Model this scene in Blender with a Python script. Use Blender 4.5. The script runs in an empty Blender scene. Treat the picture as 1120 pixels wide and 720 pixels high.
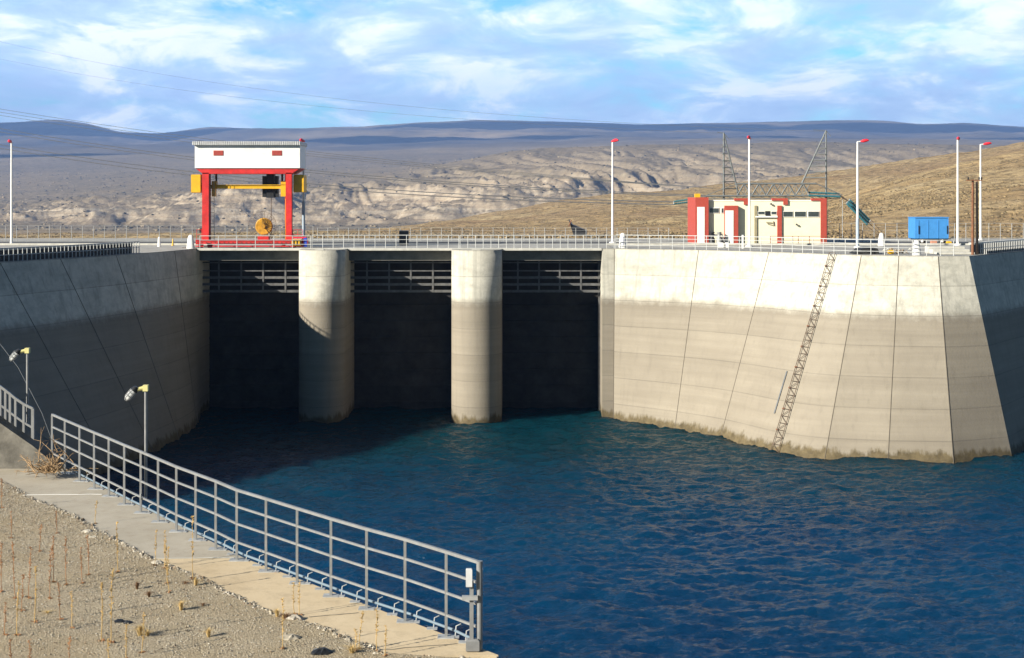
import bpy, bmesh, math, random
import numpy as np
from mathutils import Vector, Matrix
random.seed(7)
S = bpy.context.scene
COL = S.collection
R = math.radians

# ---------------------------------------------------------------- camera
F = 1500.0; HZ = 218.0; CH = 4.0           # focal length and horizon in photo pixels, camera height over the deck
cam = bpy.data.objects.new('camera', bpy.data.cameras.new('camera'))
COL.objects.link(cam)
cam.location = (0, 0, CH); cam.rotation_euler = (R(90), 0, 0)
cam.data.sensor_width = 36; cam.data.lens = 36*F/1120
cam.data.shift_y = -(360-HZ)/1120
cam.data.clip_start = 0.5; cam.data.clip_end = 60000
S.camera = cam

# ---------------------------------------------------------------- sky, sun, exposure
EL, AZ = 24.0, 57.0      # sun height; angle from "behind the camera" towards the left
sx, sy = -math.sin(R(AZ)), -math.cos(R(AZ))
W = bpy.data.worlds.new('World'); S.world = W; W.use_nodes = True
wn = W.node_tree.nodes; wl = W.node_tree.links; wn.clear()
def N(nt, t, **kw):
    n = nt.nodes.new(t)
    for k, v in kw.items():
        if k in n.inputs: n.inputs[k].default_value = v
        else: setattr(n, k, v)
    return n
wt = W.node_tree
sky = N(wt, 'ShaderNodeTexSky', sky_type='NISHITA', sun_disc=False, sun_elevation=R(EL),
        sun_rotation=math.atan2(sx, sy), air_density=1.0, dust_density=0.35, ozone_density=2.5, altitude=600)
tc = N(wt, 'ShaderNodeTexCoord')
def vmap(nt, src, scale, rot=(0,0,0), loc=(0,0,0)):
    m = N(nt, 'ShaderNodeMapping'); m.inputs['Scale'].default_value = scale
    m.inputs['Rotation'].default_value = rot; m.inputs['Location'].default_value = loc
    nt.links.new(src, m.inputs['Vector']); return m.outputs[0]
def noise(nt, vec, scale, detail=6, rough=.55, dist=0.0, **kw):
    n = N(nt, 'ShaderNodeTexNoise'); n.inputs['Scale'].default_value = scale; n.inputs['Detail'].default_value = detail
    n.inputs['Roughness'].default_value = rough; n.inputs['Distortion'].default_value = dist
    if vec is not None: nt.links.new(vec, n.inputs['Vector'])
    return n.outputs[0]
def ramp(nt, fac, stops, interp='LINEAR'):
    r = N(nt, 'ShaderNodeValToRGB'); r.color_ramp.interpolation = interp
    e = r.color_ramp.elements
    while len(e) < len(stops): e.new(.5)
    for i, (p, c) in enumerate(stops):
        e[i].position = p
        if not isinstance(c, (tuple, list)): c = (c, c, c)
        e[i].color = (*c, 1)
    nt.links.new(fac, r.inputs[0]); return r.outputs[0]
def mixc(nt, fac, a, b, mode='MIX'):
    m = N(nt, 'ShaderNodeMix', data_type='RGBA', blend_type=mode)
    for sock, v in ((m.inputs[0], fac), (m.inputs[6], a), (m.inputs[7], b)):
        if isinstance(v, bpy.types.NodeSocket): nt.links.new(v, sock)
        elif isinstance(v, (int, float)): sock.default_value = v
        else: sock.default_value = (*v, 1)
    return m.outputs[2]
def mathn(nt, op, a, b=None, c=None, clamp=False):
    m = N(nt, 'ShaderNodeMath', operation=op); m.use_clamp = clamp
    for i, v in enumerate((a, b, c)):
        if v is None: continue
        if isinstance(v, bpy.types.NodeSocket): nt.links.new(v, m.inputs[i])
        else: m.inputs[i].default_value = v
    return m.outputs[0]
d = tc.outputs['Generated']
c1 = noise(wt, vmap(wt, d, (1.0, 1.0, 2.6), rot=(0, R(18), 0), loc=(3.12, 0, .47)), 8.0, 10, .60, .45)
c2 = noise(wt, vmap(wt, d, (1.0, 1.0, 3.0), rot=(0, R(-8), 0), loc=(7.6, 0, .2)), 13, 8, .6, .6)
cs = mathn(wt, 'ADD', mathn(wt, 'MULTIPLY', c1, .72), mathn(wt, 'MULTIPLY', c2, .28))
sep = N(wt, 'ShaderNodeSeparateXYZ'); wl.new(d, sep.inputs[0])
low = mathn(wt, 'MULTIPLY', ramp(wt, sep.outputs[2], [(.20, 1), (.40, .12)]), ramp(wt, sep.outputs[1], [(.10, .15), (.6, 1)]))           # the cloud bank stands over the horizon, clear deep sky above
cover = mathn(wt, 'MULTIPLY', ramp(wt, cs, [(.40, 0), (.48, .75), (.56, 1)]), low)
deep = mathn(wt, 'MULTIPLY', ramp(wt, sep.outputs[2], [(.50, 1), (.85, .30)]), ramp(wt, sep.outputs[1], [(.0, .20), (.60, 1)]))
deep = mathn(wt, 'MULTIPLY', deep, ramp(wt, sep.outputs[0], [(.45, 1), (.85, .45)]))
shade = noise(wt, vmap(wt, d, (1.0, 1.0, 3.2), rot=(0, R(20), 0), loc=(1.0, 0, .9)), 10, 10, .62, .5)
ccol = ramp(wt, shade, [(.40, (6.9, 9.3, 13.6)), (.49, (8.4, 11.0, 15.0)), (.54, (11.0, 13.2, 16.0)), (.60, (16, 16.5, 17.2))])
skc = mixc(wt, 1.0, sky.outputs[0], (1.05, 1.95, 2.3), 'MULTIPLY')
skc = mixc(wt, 1.0, skc, deep, 'MULTIPLY')
skymix = mixc(wt, mathn(wt, 'MULTIPLY', cover, .93), skc, ccol)
bg = N(wt, 'ShaderNodeBackground'); wl.new(skymix, bg.inputs[0]); bg.inputs[1].default_value = 0.052
out = N(wt, 'ShaderNodeOutputWorld'); wl.new(bg.outputs[0], out.inputs[0])

sl = bpy.data.lights.new('sun', 'SUN'); sl.energy = 4.8; sl.angle = R(.5); sl.color = (1, .93, .80)
sun = bpy.data.objects.new('sun', sl); COL.objects.link(sun)
sdir = Vector((sx*math.cos(R(EL)), sy*math.cos(R(EL)), math.sin(R(EL))))
sun.rotation_euler = sdir.to_track_quat('Z', 'Y').to_euler(); sun.location = (-40, -20, 60)
S.view_settings.view_transform = 'Standard'; S.view_settings.look = 'None'
S.view_settings.exposure = 1.0; S.view_settings.gamma = 1; S.view_settings.use_curve_mapping = False
S.cycles.volume_bounces = 0; S.cycles.max_bounces = 5; S.cycles.diffuse_bounces = 1; S.cycles.use_denoising = True

# ---------------------------------------------------------------- helpers
def P(x, y, Y):                     # a photo pixel at distance Y
    return Vector(((x-560)/F*Y, Y, CH-(y-HZ)/F*Y))
def PZ(x, y, z):                    # a photo pixel on the level z
    Y = F*(CH-z)/(y-HZ); return Vector(((x-560)/F*Y, Y, z))
class MB:
    def __init__(s): s.v = []; s.f = []; s.m = []; s.sm = []
    def add(s, vs, fs, mi=0, smooth=False):
        o = len(s.v); s.v += [tuple(v) for v in vs]
        for f in fs: s.f.append([i+o for i in f]); s.m.append(mi); s.sm.append(smooth)
        return s
    def box(s, x0, x1, y0, y1, z0, z1, mi=0, bev=0.0):
        if bev:
            b = bev
            pts = []
            for (z, k) in ((z0, b), (z0+b, 0), (z1-b, 0), (z1, b)):
                pts += [(x0+k, y0+k, z), (x1-k, y0+k, z), (x1-k, y1-k, z), (x0+k, y1-k, z)]
            fs = [(3,2,1,0), (12,13,14,15)]
            for r in range(3):
                for i in range(4): fs.append((r*4+i, r*4+(i+1)%4, r*4+4+(i+1)%4, r*4+4+i))
            return s.add(pts, fs, mi)
        vs = [(x, y, z) for z in (z0, z1) for y in (y0, y1) for x in (x0, x1)]
        return s.add(vs, [(0,2,3,1), (4,5,7,6), (0,1,5,4), (2,6,7,3), (0,4,6,2), (1,3,7,5)], mi)
    def obox(s, c, ax, ay, az, mi=0):   # oriented box, half axes as vectors
        c = Vector(c); vs = [c+ax*i+ay*j+az*k for k in (-1, 1) for j in (-1, 1) for i in (-1, 1)]
        return s.add(vs, [(0,2,3,1), (4,5,7,6), (0,1,5,4), (2,6,7,3), (0,4,6,2), (1,3,7,5)], mi)
    def bar(s, a, b, w, h=None, mi=0):   # rectangular bar from a to b
        a = Vector(a); b = Vector(b); h = h or w; t = (b-a)
        up = Vector((0,0,1)) if abs(t.normalized().z) < .95 else Vector((0,1,0))
        x = t.cross(up).normalized(); y = x.cross(t).normalized()
        return s.obox((a+b)/2, x*w/2, t/2, y*h/2, mi)
    def tube(s, pts, r, n=8, mi=0, cap=True):
        pts = [Vector(p) for p in pts]; rr = r if isinstance(r, (list, tuple)) else [r]*len(pts)
        rings = []; px = None
        for i, p in enumerate(pts):
            t = (pts[min(i+1, len(pts)-1)]-pts[max(i-1, 0)])
            if t.length < 1e-9: t = Vector((0,0,1))
            t.normalize()
            if px is None:
                up = Vector((0,0,1)) if abs(t.z) < .9 else Vector((1,0,0))
                px = t.cross(up).normalized()
            else: px = (px-t*px.dot(t)).normalized()
            py = t.cross(px)
            rings.append([p+(px*math.cos(2*math.pi*k/n)+py*math.sin(2*math.pi*k/n))*rr[i] for k in range(n)])
        vs = [v for r_ in rings for v in r_]; fs = []
        for i in range(len(rings)-1):
            for k in range(n): fs.append((i*n+k, i*n+(k+1)%n, (i+1)*n+(k+1)%n, (i+1)*n+k))
        s.add(vs, fs, mi, True)
        if cap:
            s.add(rings[0], [tuple(range(n))[::-1]], mi); s.add(rings[-1], [tuple(range(n))], mi)
        return s
    def prism(s, poly, z0, z1, mi=0):
        n = len(poly); vs = [(x, y, z0) for x, y in poly]+[(x, y, z1) for x, y in poly]
        fs = [tuple(range(n))[::-1], tuple(range(n, 2*n))]+[(i, (i+1) % n, n+(i+1) % n, n+i) for i in range(n)]
        return s.add(vs, fs, mi)
    def lathe(s, c, prof, n=16, mi=0, axis='Z', smooth=True):   # prof: (radius, height)
        vs = []; c = Vector(c)
        for r, h in prof:
            for k in range(n):
                a = 2*math.pi*k/n; u, w = r*math.cos(a), r*math.sin(a)
                vs.append(c+(Vector((u, w, h)) if axis == 'Z' else Vector((u, h, w)) if axis == 'Y' else Vector((h, u, w))))
        fs = [(i*n+k, i*n+(k+1) % n, (i+1)*n+(k+1) % n, (i+1)*n+k) for i in range(len(prof)-1) for k in range(n)]
        s.add(vs, fs, mi, smooth)
        s.add(vs[:n], [tuple(range(n))[::-1]], mi); s.add(vs[-n:], [tuple(range(n))], mi); return s
    def build(s, name, mats, parent=None, **kw):
        me = bpy.data.meshes.new(name)
        me.from_pydata(s.v, [], s.f)
        if not isinstance(mats, (list, tuple)): mats = [mats]
        for m in mats: me.materials.append(m)
        me.polygons.foreach_set('material_index', s.m); me.polygons.foreach_set('use_smooth', s.sm)
        bm = bmesh.new(); bm.from_mesh(me); bmesh.ops.recalc_face_normals(bm, faces=bm.faces); bm.to_mesh(me); bm.free()
        me.update()
        o = bpy.data.objects.new(name, me); COL.objects.link(o)
        if parent is not None: o.parent = parent; o.matrix_parent_inverse = parent.matrix_basis.inverted()
        tag(o, **kw); return o
def tag(o, label=None, cat=None, group=None, kind=None):
    if label: o['label'] = label
    if cat: o['category'] = cat
    if group: o['group'] = group
    if kind: o['kind'] = kind
    return o
def thing(name, label, cat, loc=(0, 0, 0), group=None):
    o = bpy.data.objects.new(name, None); COL.objects.link(o); o.location = loc; o.empty_display_size = .3
    return tag(o, label, cat, group)
def dup(root, loc, rz=0, label=None, scale=1):
    r = root.copy(); COL.objects.link(r); r.location = loc; r.rotation_euler = (0, 0, rz); r.scale = (scale,)*3
    if label: r['label'] = label
    for ch in list(root.children):
        c = ch.copy(); COL.objects.link(c); c.parent = r
        for g in ch.children:
            h = g.copy(); COL.objects.link(h); h.parent = c
    return r

# ---------------------------------------------------------------- materials
def mat(name, col, rough=.7, metal=0.0, var=.15, vscale=3.0, bump=0.0, bscale=20.0, rust=None, rustamt=.5, spec=.5):
    m = bpy.data.materials.new(name); m.use_nodes = True; nt = m.node_tree
    b = nt.nodes['Principled BSDF']; b.inputs['Roughness'].default_value = rough; b.inputs['Metallic'].default_value = metal
    b.inputs['Specular IOR Level'].default_value = spec
    g = N(nt, 'ShaderNodeNewGeometry'); pos = g.outputs['Position']
    n1 = noise(nt, pos, vscale, 8, .65)
    lo = tuple(c*(1-var*1.4) for c in col); hi = tuple(min(1, c*(1+var)) for c in col)
    c = ramp(nt, n1, [(.3, lo), (.7, hi)])
    if rust:
        n2 = noise(nt, pos, vscale*3.1, 8, .7)
        c = mixc(nt, ramp(nt, n2, [(rustamt, 0), (rustamt+.08, 1)]), c, rust)
    nt.links.new(c, b.inputs['Base Color'])
    if bump:
        bp = N(nt, 'ShaderNodeBump'); bp.inputs['Strength'].default_value = bump; bp.inputs['Distance'].default_value = .02
        nt.links.new(noise(nt, pos, bscale, 6, .6), bp.inputs['Height']); nt.links.new(bp.outputs[0], b.inputs['Normal'])
    return m

def dam_concrete(name='dam concrete', wet=True, zl=-3.85, zw=.0):
    m = bpy.data.materials.new(name); m.use_nodes = True; nt = m.node_tree
    b = nt.nodes['Principled BSDF']; b.inputs['Roughness'].default_value = .88; b.inputs['Specular IOR Level'].default_value = .25
    g = N(nt, 'ShaderNodeNewGeometry'); pos = g.outputs['Position']
    sp = N(nt, 'ShaderNodeSeparateXYZ'); nt.links.new(pos, sp.inputs[0]); z = sp.outputs[2]
    big = noise(nt, pos, .35, 6, .6); mid = noise(nt, pos, 1.6, 8, .7)
    streak = noise(nt, vmap(nt, pos, (2.6, 2.6, .10)), 1.0, 7, .65)
    hor = noise(nt, vmap(nt, pos, (.08, .08, 2.2)), 1.0, 6, .6)
    dry = ramp(nt, mid, [(.25, (.41, .395, .335)), (.5, (.52, .50, .43)), (.75, (.60, .58, .50))])
    dry = mixc(nt, ramp(nt, streak, [(.50, 0), (.68, .55)]), dry, (.26, .255, .225))
    dry = mixc(nt, ramp(nt, noise(nt, vmap(nt, pos, (.5, .5, 1.1)), 1.0, 9, .72), [(.46, 0), (.62, .42)]), dry, (.27, .265, .23))
    stain = ramp(nt, hor, [(.28, (.235, .208, .165)), (.5, (.268, .238, .190)), (.75, (.300, .268, .215))])
    stain = mixc(nt, ramp(nt, big, [(.35, 0), (.7, .45)]), stain, (.20, .175, .14))
    stain = mixc(nt, ramp(nt, streak, [(.52, 0), (.72, .3)]), stain, (.17, .15, .12))
    zz = mathn(nt, 'ADD', z, mathn(nt, 'MULTIPLY', mathn(nt, 'SUBTRACT', mid, .5), .9))
    f = mathn(nt, 'MULTIPLY', mathn(nt, 'SUBTRACT', zl+.15, zz), 1.3, clamp=True)
    c = mixc(nt, f, dry, stain)
    # dark tide mark just above the bleaching limit
    band = mathn(nt, 'SUBTRACT', 1.0, mathn(nt, 'ABSOLUTE', mathn(nt, 'MULTIPLY', mathn(nt, 'SUBTRACT', z, zl-.45), 2.2)), clamp=True)
    c = mixc(nt, mathn(nt, 'MULTIPLY', band, .28), c, (.15, .13, .105))
    # pour lines every 2.05 m, faint
    fr = mathn(nt, 'ABSOLUTE', mathn(nt, 'SUBTRACT', mathn(nt, 'FRACT', mathn(nt, 'DIVIDE', mathn(nt, 'ADD', z, 40.0), 2.05)), .5))
    ln = mathn(nt, 'LESS_THAN', fr, .014)
    c = mixc(nt, mathn(nt, 'MULTIPLY', ln, mathn(nt, 'MULTIPLY', big, .6)), c, (.11, .10, .085))
    # formwork lifts differ a little in tone
    wn_ = N(nt, 'ShaderNodeTexWhiteNoise'); wn_.noise_dimensions = '1D'
    nt.links.new(mathn(nt, 'FLOOR', mathn(nt, 'DIVIDE', mathn(nt, 'ADD', z, 38.975), 2.05)), wn_.inputs['W'])
    c = mixc(nt, 1.0, c, ramp(nt, wn_.outputs['Value'], [(0, .94), (1, 1.03)]), 'MULTIPLY')
    # algae at the waterline
    jag = noise(nt, vmap(nt, pos, (1.3, 1.3, .25)), 1.0, 6, .7)
    za = mathn(nt, 'ADD', z, mathn(nt, 'MULTIPLY', mathn(nt, 'SUBTRACT', .5, jag), 1.9))
    fa = mathn(nt, 'MULTIPLY', mathn(nt, 'SUBTRACT', -12.9, za), 3.0, clamp=True)
    c = mixc(nt, mathn(nt, 'MULTIPLY', fa, .93), c, ramp(nt, mid, [(.35, (.060, .046, .022)), (.62, (.135, .105, .055))]))
    nt.links.new(c, b.inputs['Base Color'])
    bp = N(nt, 'ShaderNodeBump'); bp.inputs['Strength'].default_value = .5; bp.inputs['Distance'].default_value = .04
    hgt = mathn(nt, 'ADD', mathn(nt, 'MULTIPLY', noise(nt, pos, 6, 8, .7), .8), mathn(nt, 'MULTIPLY', ln, -1.0))
    nt.links.new(hgt, bp.inputs['Height']); nt.links.new(bp.outputs[0], b.inputs['Normal'])
    return m
M = {}
M['dam'] = dam_concrete()
M['deck'] = mat('deck concrete', (.33, .32, .29), .9, var=.25, vscale=.8, bump=.2)
M['coping'] = mat('pale coping', (.50, .49, .44), .85, var=.15, vscale=2)
M['beam'] = mat('beam concrete', (.20, .195, .17), .9, var=.25, vscale=1.2)
M['dark'] = mat('concrete darkened as bay shade', (.030, .028, .026), .8, var=.45, vscale=.8)  # gate leaf and ribs: shade of the recess darkens this base colour
M['parapet_shade'] = mat('concrete with shade in colour', (.05, .05, .05), .9)  # plain concrete of the low parapet walls, their shade put into the colour
M['joint'] = mat('joint filler', (.13, .11, .085), .9)
M['galv'] = mat('galvanised steel', (.225, .23, .232), .5, .15, var=.14, vscale=6, rust=(.30, .16, .08), rustamt=.66)
M['galv_old'] = mat('dull galvanised steel', (.36, .37, .37), .55, .15, var=.2, vscale=5, rust=(.28, .15, .08), rustamt=.60)
M['white'] = mat('white paint', (.78, .78, .76), .55, var=.10, vscale=.8)
M['roofwhite'] = mat('weathered white sheet', (.55, .56, .57), .6)
M['steeldark'] = mat('dark weathered lattice steel', (.15, .165, .17), .6)
M['seam'] = mat('grey panel seam', (.42, .42, .41), .7)
M['reel'] = mat('dull orange reel paint', (.50, .25, .012), .6, var=.35, vscale=3)
M['galv_light'] = mat('pale galvanised rail', (.50, .51, .50), .55, var=.1)
M['pole'] = mat('white pole paint', (.78, .78, .76), .5, var=.06)
M['polegrey'] = mat('blue grey pole paint', (.33, .40, .48), .5, var=.08)
M['red'] = mat('red crane paint', (.56, .020, .018), .5, var=.25, vscale=1.5, rust=(.22, .05, .03), rustamt=.60)
M['lampred'] = mat('red lamp housing', (.70, .02, .04), .5)
M['brick'] = mat('brick red paint', (.38, .055, .035), .7, var=.1)
M['vent'] = mat('red vent', (.42, .06, .05), .6)
M['yellow'] = mat('yellow crane paint', (.72, .40, .012), .45, var=.14, vscale=2)
M['cream'] = mat('cream render', (.78, .74, .55), .85, var=.05, vscale=1.5)
M['wallwhite'] = mat('white render', (.82, .81, .76), .85, var=.04)
M['olive'] = mat('olive render', (.30, .26, .16), .85)
M['black'] = mat('black steel', (.018, .020, .024), .5, .2)
M['gate'] = mat('gate steel', (.125, .125, .125), .55, .2, var=.3, vscale=2, rust=(.12, .08, .06), rustamt=.6)
M['glass'] = mat('dark glass', (.05, .06, .06), .12, spec=.8)
M['blue'] = mat('blue cabin paint', (.05, .24, .58), .5, var=.08, vscale=2)
M['teal'] = mat('teal porcelain', (.03, .15, .19), .4, var=.15)
M['wood'] = mat('weathered brown pole wood', (.20, .085, .04), .85, var=.3, vscale=5)
M['rust'] = mat('rusty steel', (.11, .075, .052), .8, var=.35, vscale=6)
M['gauge'] = mat('weathered gauge paint', (.13, .14, .15), .7)
M['rubber'] = mat('rubber', (.02, .02, .02), .8)
M['wire'] = mat('wire', (.06, .065, .075), .5)
M['lampyel'] = mat('yellow lamp bracket', (.60, .56, .24), .6, var=.1)
M['straw'] = mat('straw', (.50, .30, .10), .9, var=.3, vscale=8)
M['rubble'] = mat('brown rubble', (.26, .20, .13), .9, var=.4, vscale=4)
M['inkblue'] = mat('blue brush paint', (.04, .07, .30), .7)
M['pipeblue'] = mat('pale blue pipe', (.15, .20, .245), .5, .0, var=.1, vscale=4)

# ---------------------------------------------------------------- numpy noise
rs = np.random.RandomState(3)
PERM = np.tile(rs.permutation(256), 3); GA = rs.rand(256)*2*np.pi; GX = np.cos(GA); GY = np.sin(GA)
def perlin(x, y):
    xi = np.floor(x).astype(int); yi = np.floor(y).astype(int); xf = x-xi; yf = y-yi
    u = xf**3*(xf*(xf*6-15)+10); v = yf**3*(yf*(yf*6-15)+10)
    def g(ix, iy, fx, fy):
        h = PERM[PERM[ix & 255]+(iy & 255)]; return GX[h]*fx+GY[h]*fy
    a = g(xi, yi, xf, yf); b = g(xi+1, yi, xf-1, yf); c = g(xi, yi+1, xf, yf-1); e = g(xi+1, yi+1, xf-1, yf-1)
    return (a*(1-u)+b*u)*(1-v)+(c*(1-u)+e*u)*v*1.0
def fbm(x, y, o=5, g=.5, ridged=False):
    r = 0; a = 1; f = 1; t = 0
    for i in range(o):
        n = perlin(x*f+i*17.3, y*f-i*9.1)*1.5
        r = r+a*((1-2*np.abs(n)) if ridged else n); t += a; a *= g; f *= 2.03
    return r/t
def gridmesh(name, X, Y, Z, m, attr=None, **kw):
    h, w = X.shape
    me = bpy.data.meshes.new(name); co = np.stack([X, Y, Z], -1).reshape(-1, 3).astype(np.float32)
    i = np.arange(h*w).reshape(h, w)
    q = np.stack([i[:-1, :-1], i[:-1, 1:], i[1:, 1:], i[1:, :-1]], -1).reshape(-1, 4).astype(np.int32)
    me.vertices.add(h*w); me.vertices.foreach_set('co', co.ravel())
    me.loops.add(q.size); me.loops.foreach_set('vertex_index', q.ravel())
    me.polygons.add(len(q)); me.polygons.foreach_set('loop_start', np.arange(0, q.size, 4, dtype=np.int32))
    me.polygons.foreach_set('loop_total', np.full(len(q), 4, np.int32))
    me.polygons.foreach_set('use_smooth', np.ones(len(q), bool))
    me.update(calc_edges=True); me.materials.append(m)
    for k, a in (attr or {}).items():
        at = me.attributes.new(k, 'FLOAT', 'POINT'); at.data.foreach_set('value', a.astype(np.float32).ravel())
    o = bpy.data.objects.new(name, me); COL.objects.link(o); return tag(o, **kw)

# ---------------------------------------------------------------- terrain beyond the dam
U = np.linspace(-420, 1540, 1150)
def prof(pts):
    xs, ys = zip(*pts); return np.interp(U, xs, ys)
def smooth(a, k):
    kk = np.hanning(k*2+1); kk /= kk.sum(); return np.convolve(np.pad(a, k, 'edge'), kk, 'valid')
knots = [  # distance, skyline of that belt in photo pixels
 (134, [(0, 267)]), (165, [(0, 265), (560, 264), (900, 263), (1120, 259)]),
 (250, [(0, 262), (560, 258), (700, 254), (860, 250), (960, 228), (1120, 205), (1400, 190)]),
 (420, [(0, 260), (400, 257), (560, 250), (700, 240), (800, 236), (880, 224), (960, 203), (1050, 182), (1120, 166), (1400, 140)]),
 (560, [(0, 262), (420, 256), (560, 246), (700, 230), (860, 219), (960, 203), (1120, 176), (1400, 150)]),
 (850, [(0, 262), (380, 257), (450, 247), (540, 233), (640, 216), (720, 209), (860, 197), (960, 181), (1050, 168), (1120, 157), (1400, 130)]),
 (1150, [(0, 262), (400, 262), (640, 235), (860, 220), (1120, 190), (1400, 170)]),
 (1700, [(0, 256), (560, 252), (800, 250), (1120, 235)]),
 (1950, [(0, 250), (380, 251), (480, 246), (620, 236), (1120, 225)]),
 (2050, [(0, 240), (60, 238), (85, 229), (115, 233), (150, 236), (250, 236), (330, 240), (380, 238), (480, 232), (620, 226), (1120, 220)]),
 (2260, [(0, 236), (80, 230), (150, 229), (210, 219), (290, 216), (350, 222), (400, 216), (480, 210), (620, 206), (760, 214), (1120, 210)]),
 (2700, [(0, 222), (210, 209), (350, 205), (440, 200), (520, 190), (620, 182), (760, 184), (1120, 190)]),
 (3150, [(0, 212), (200, 200), (360, 196), (440, 188), (500, 177), (560, 166), (600, 162), (700, 159), (800, 158), (870, 154), (940, 157), (1120, 160)]),
 (4200, [(0, 192), (200, 186), (400, 182), (600, 176), (1120, 168)]),
 (5500, [(0, 172), (150, 171), (400, 167), (600, 161), (800, 154), (1120, 156)]),
 (7200, [(0, 166), (150, 164), (400, 160), (700, 156), (1120, 158)]),
 (9000, [(0, 157), (150, 158), (300, 151), (420, 150), (560, 151), (800, 152), (1120, 153)]),
 (10800, [(-400, 150), (0, 135), (65, 132), (95, 136), (130, 146), (175, 147), (230, 139), (300, 142), (400, 140), (450, 136), (520, 133), (640, 134),
          (700, 136), (800, 136), (900, 132), (960, 133), (1005, 137), (1060, 135), (1120, 140), (1500, 138)]),
 (12200, [(0, 170)])]
KY = np.array([k[0] for k in knots], float)
KH = np.array([CH+(HZ-smooth(prof(k[1]), 9 if k[0] > 1500 else 30))/F*k[0] for k in knots])       # (k, u) heights
NR = 900
Yr = np.exp(np.linspace(math.log(134), math.log(12200), NR))
UU, YY = np.meshgrid(U, Yr); XX = (UU-560)/F*YY
def warpamt(Y): return np.clip((Y-1500)/500, 0, 1)*np.clip((6000-Y)/2500, 0, 1)*(1-.8*np.clip((Y-2350)/350, 0, 1))
wx, wy = XX/420, YY/420
warp = fbm(wx, wy, 5, .55, True)*170*warpamt(YY)+fbm(XX/90+5, YY/200, 4, .55)*55*warpamt(YY)
Yw = YY+warp
t = np.interp(np.clip(Yw, 134, 12200), KY, np.arange(len(KY)))
ki = np.clip(t.astype(int), 0, len(KY)-2); ft = t-ki
ft2 = ft*ft*(3-2*ft); ft = np.where(YY > 1850, ft*.65+ft2*.35, ft2)
ci = np.broadcast_to(np.arange(len(U)), YY.shape)
HH = KH[ki, ci]*(1-ft)+KH[ki+1, ci]*ft
near = np.clip((1400-YY)/500, 0, 1); far = np.clip((YY-5000)/4000, 0, 1); mid = 1-np.clip(near+far, 0, 1)
HH += fbm(XX/60, YY/60, 5)*near*np.clip((YY-134)/200, 0, 1)*3.2 + fbm(XX/9, YY/9, 4)*near*np.clip((YY-134)/60, 0, 1)*.45
crestfade = np.clip(np.abs(YY-10800)/1500, .22, 1)
rim = np.clip((3080-YY)/420, 0, 1)
gul = np.clip((YY-2000)/300, 0, 1)*rim*np.clip((XX+500)/500, .12, 1)
sk = XX+(YY-2600)*.35+fbm(XX/300, YY/500, 3)*120
leftup = np.clip((YY-2350)/200, 0, 1)*np.clip((250-XX)/500, 0, 1)
HH += mid*(fbm(XX/420, YY/420, 6, .5, True)*(9-4*np.clip((YY-2350)/200, 0, 1))*(1-.5*leftup)*np.where((YY > 2600) & (YY < 4200), .15+.85*rim, 1)+fbm(XX/60, YY/60, 4, .6)*2.2)-gul*(1-np.abs(fbm(sk/110, YY/1500+3, 5, .5))*1.4).clip(0, 1)**3*30+gul*30*.5
cliffz = np.clip((YY-1850)/120, 0, 1)*np.clip((2450-YY)/200, 0, 1)
HH += cliffz*fbm(XX/70, YY/70, 5, .55, True)*9
HH += far*fbm(XX/1500+3, YY/1500, 6, .5, True)*70*crestfade
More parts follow.
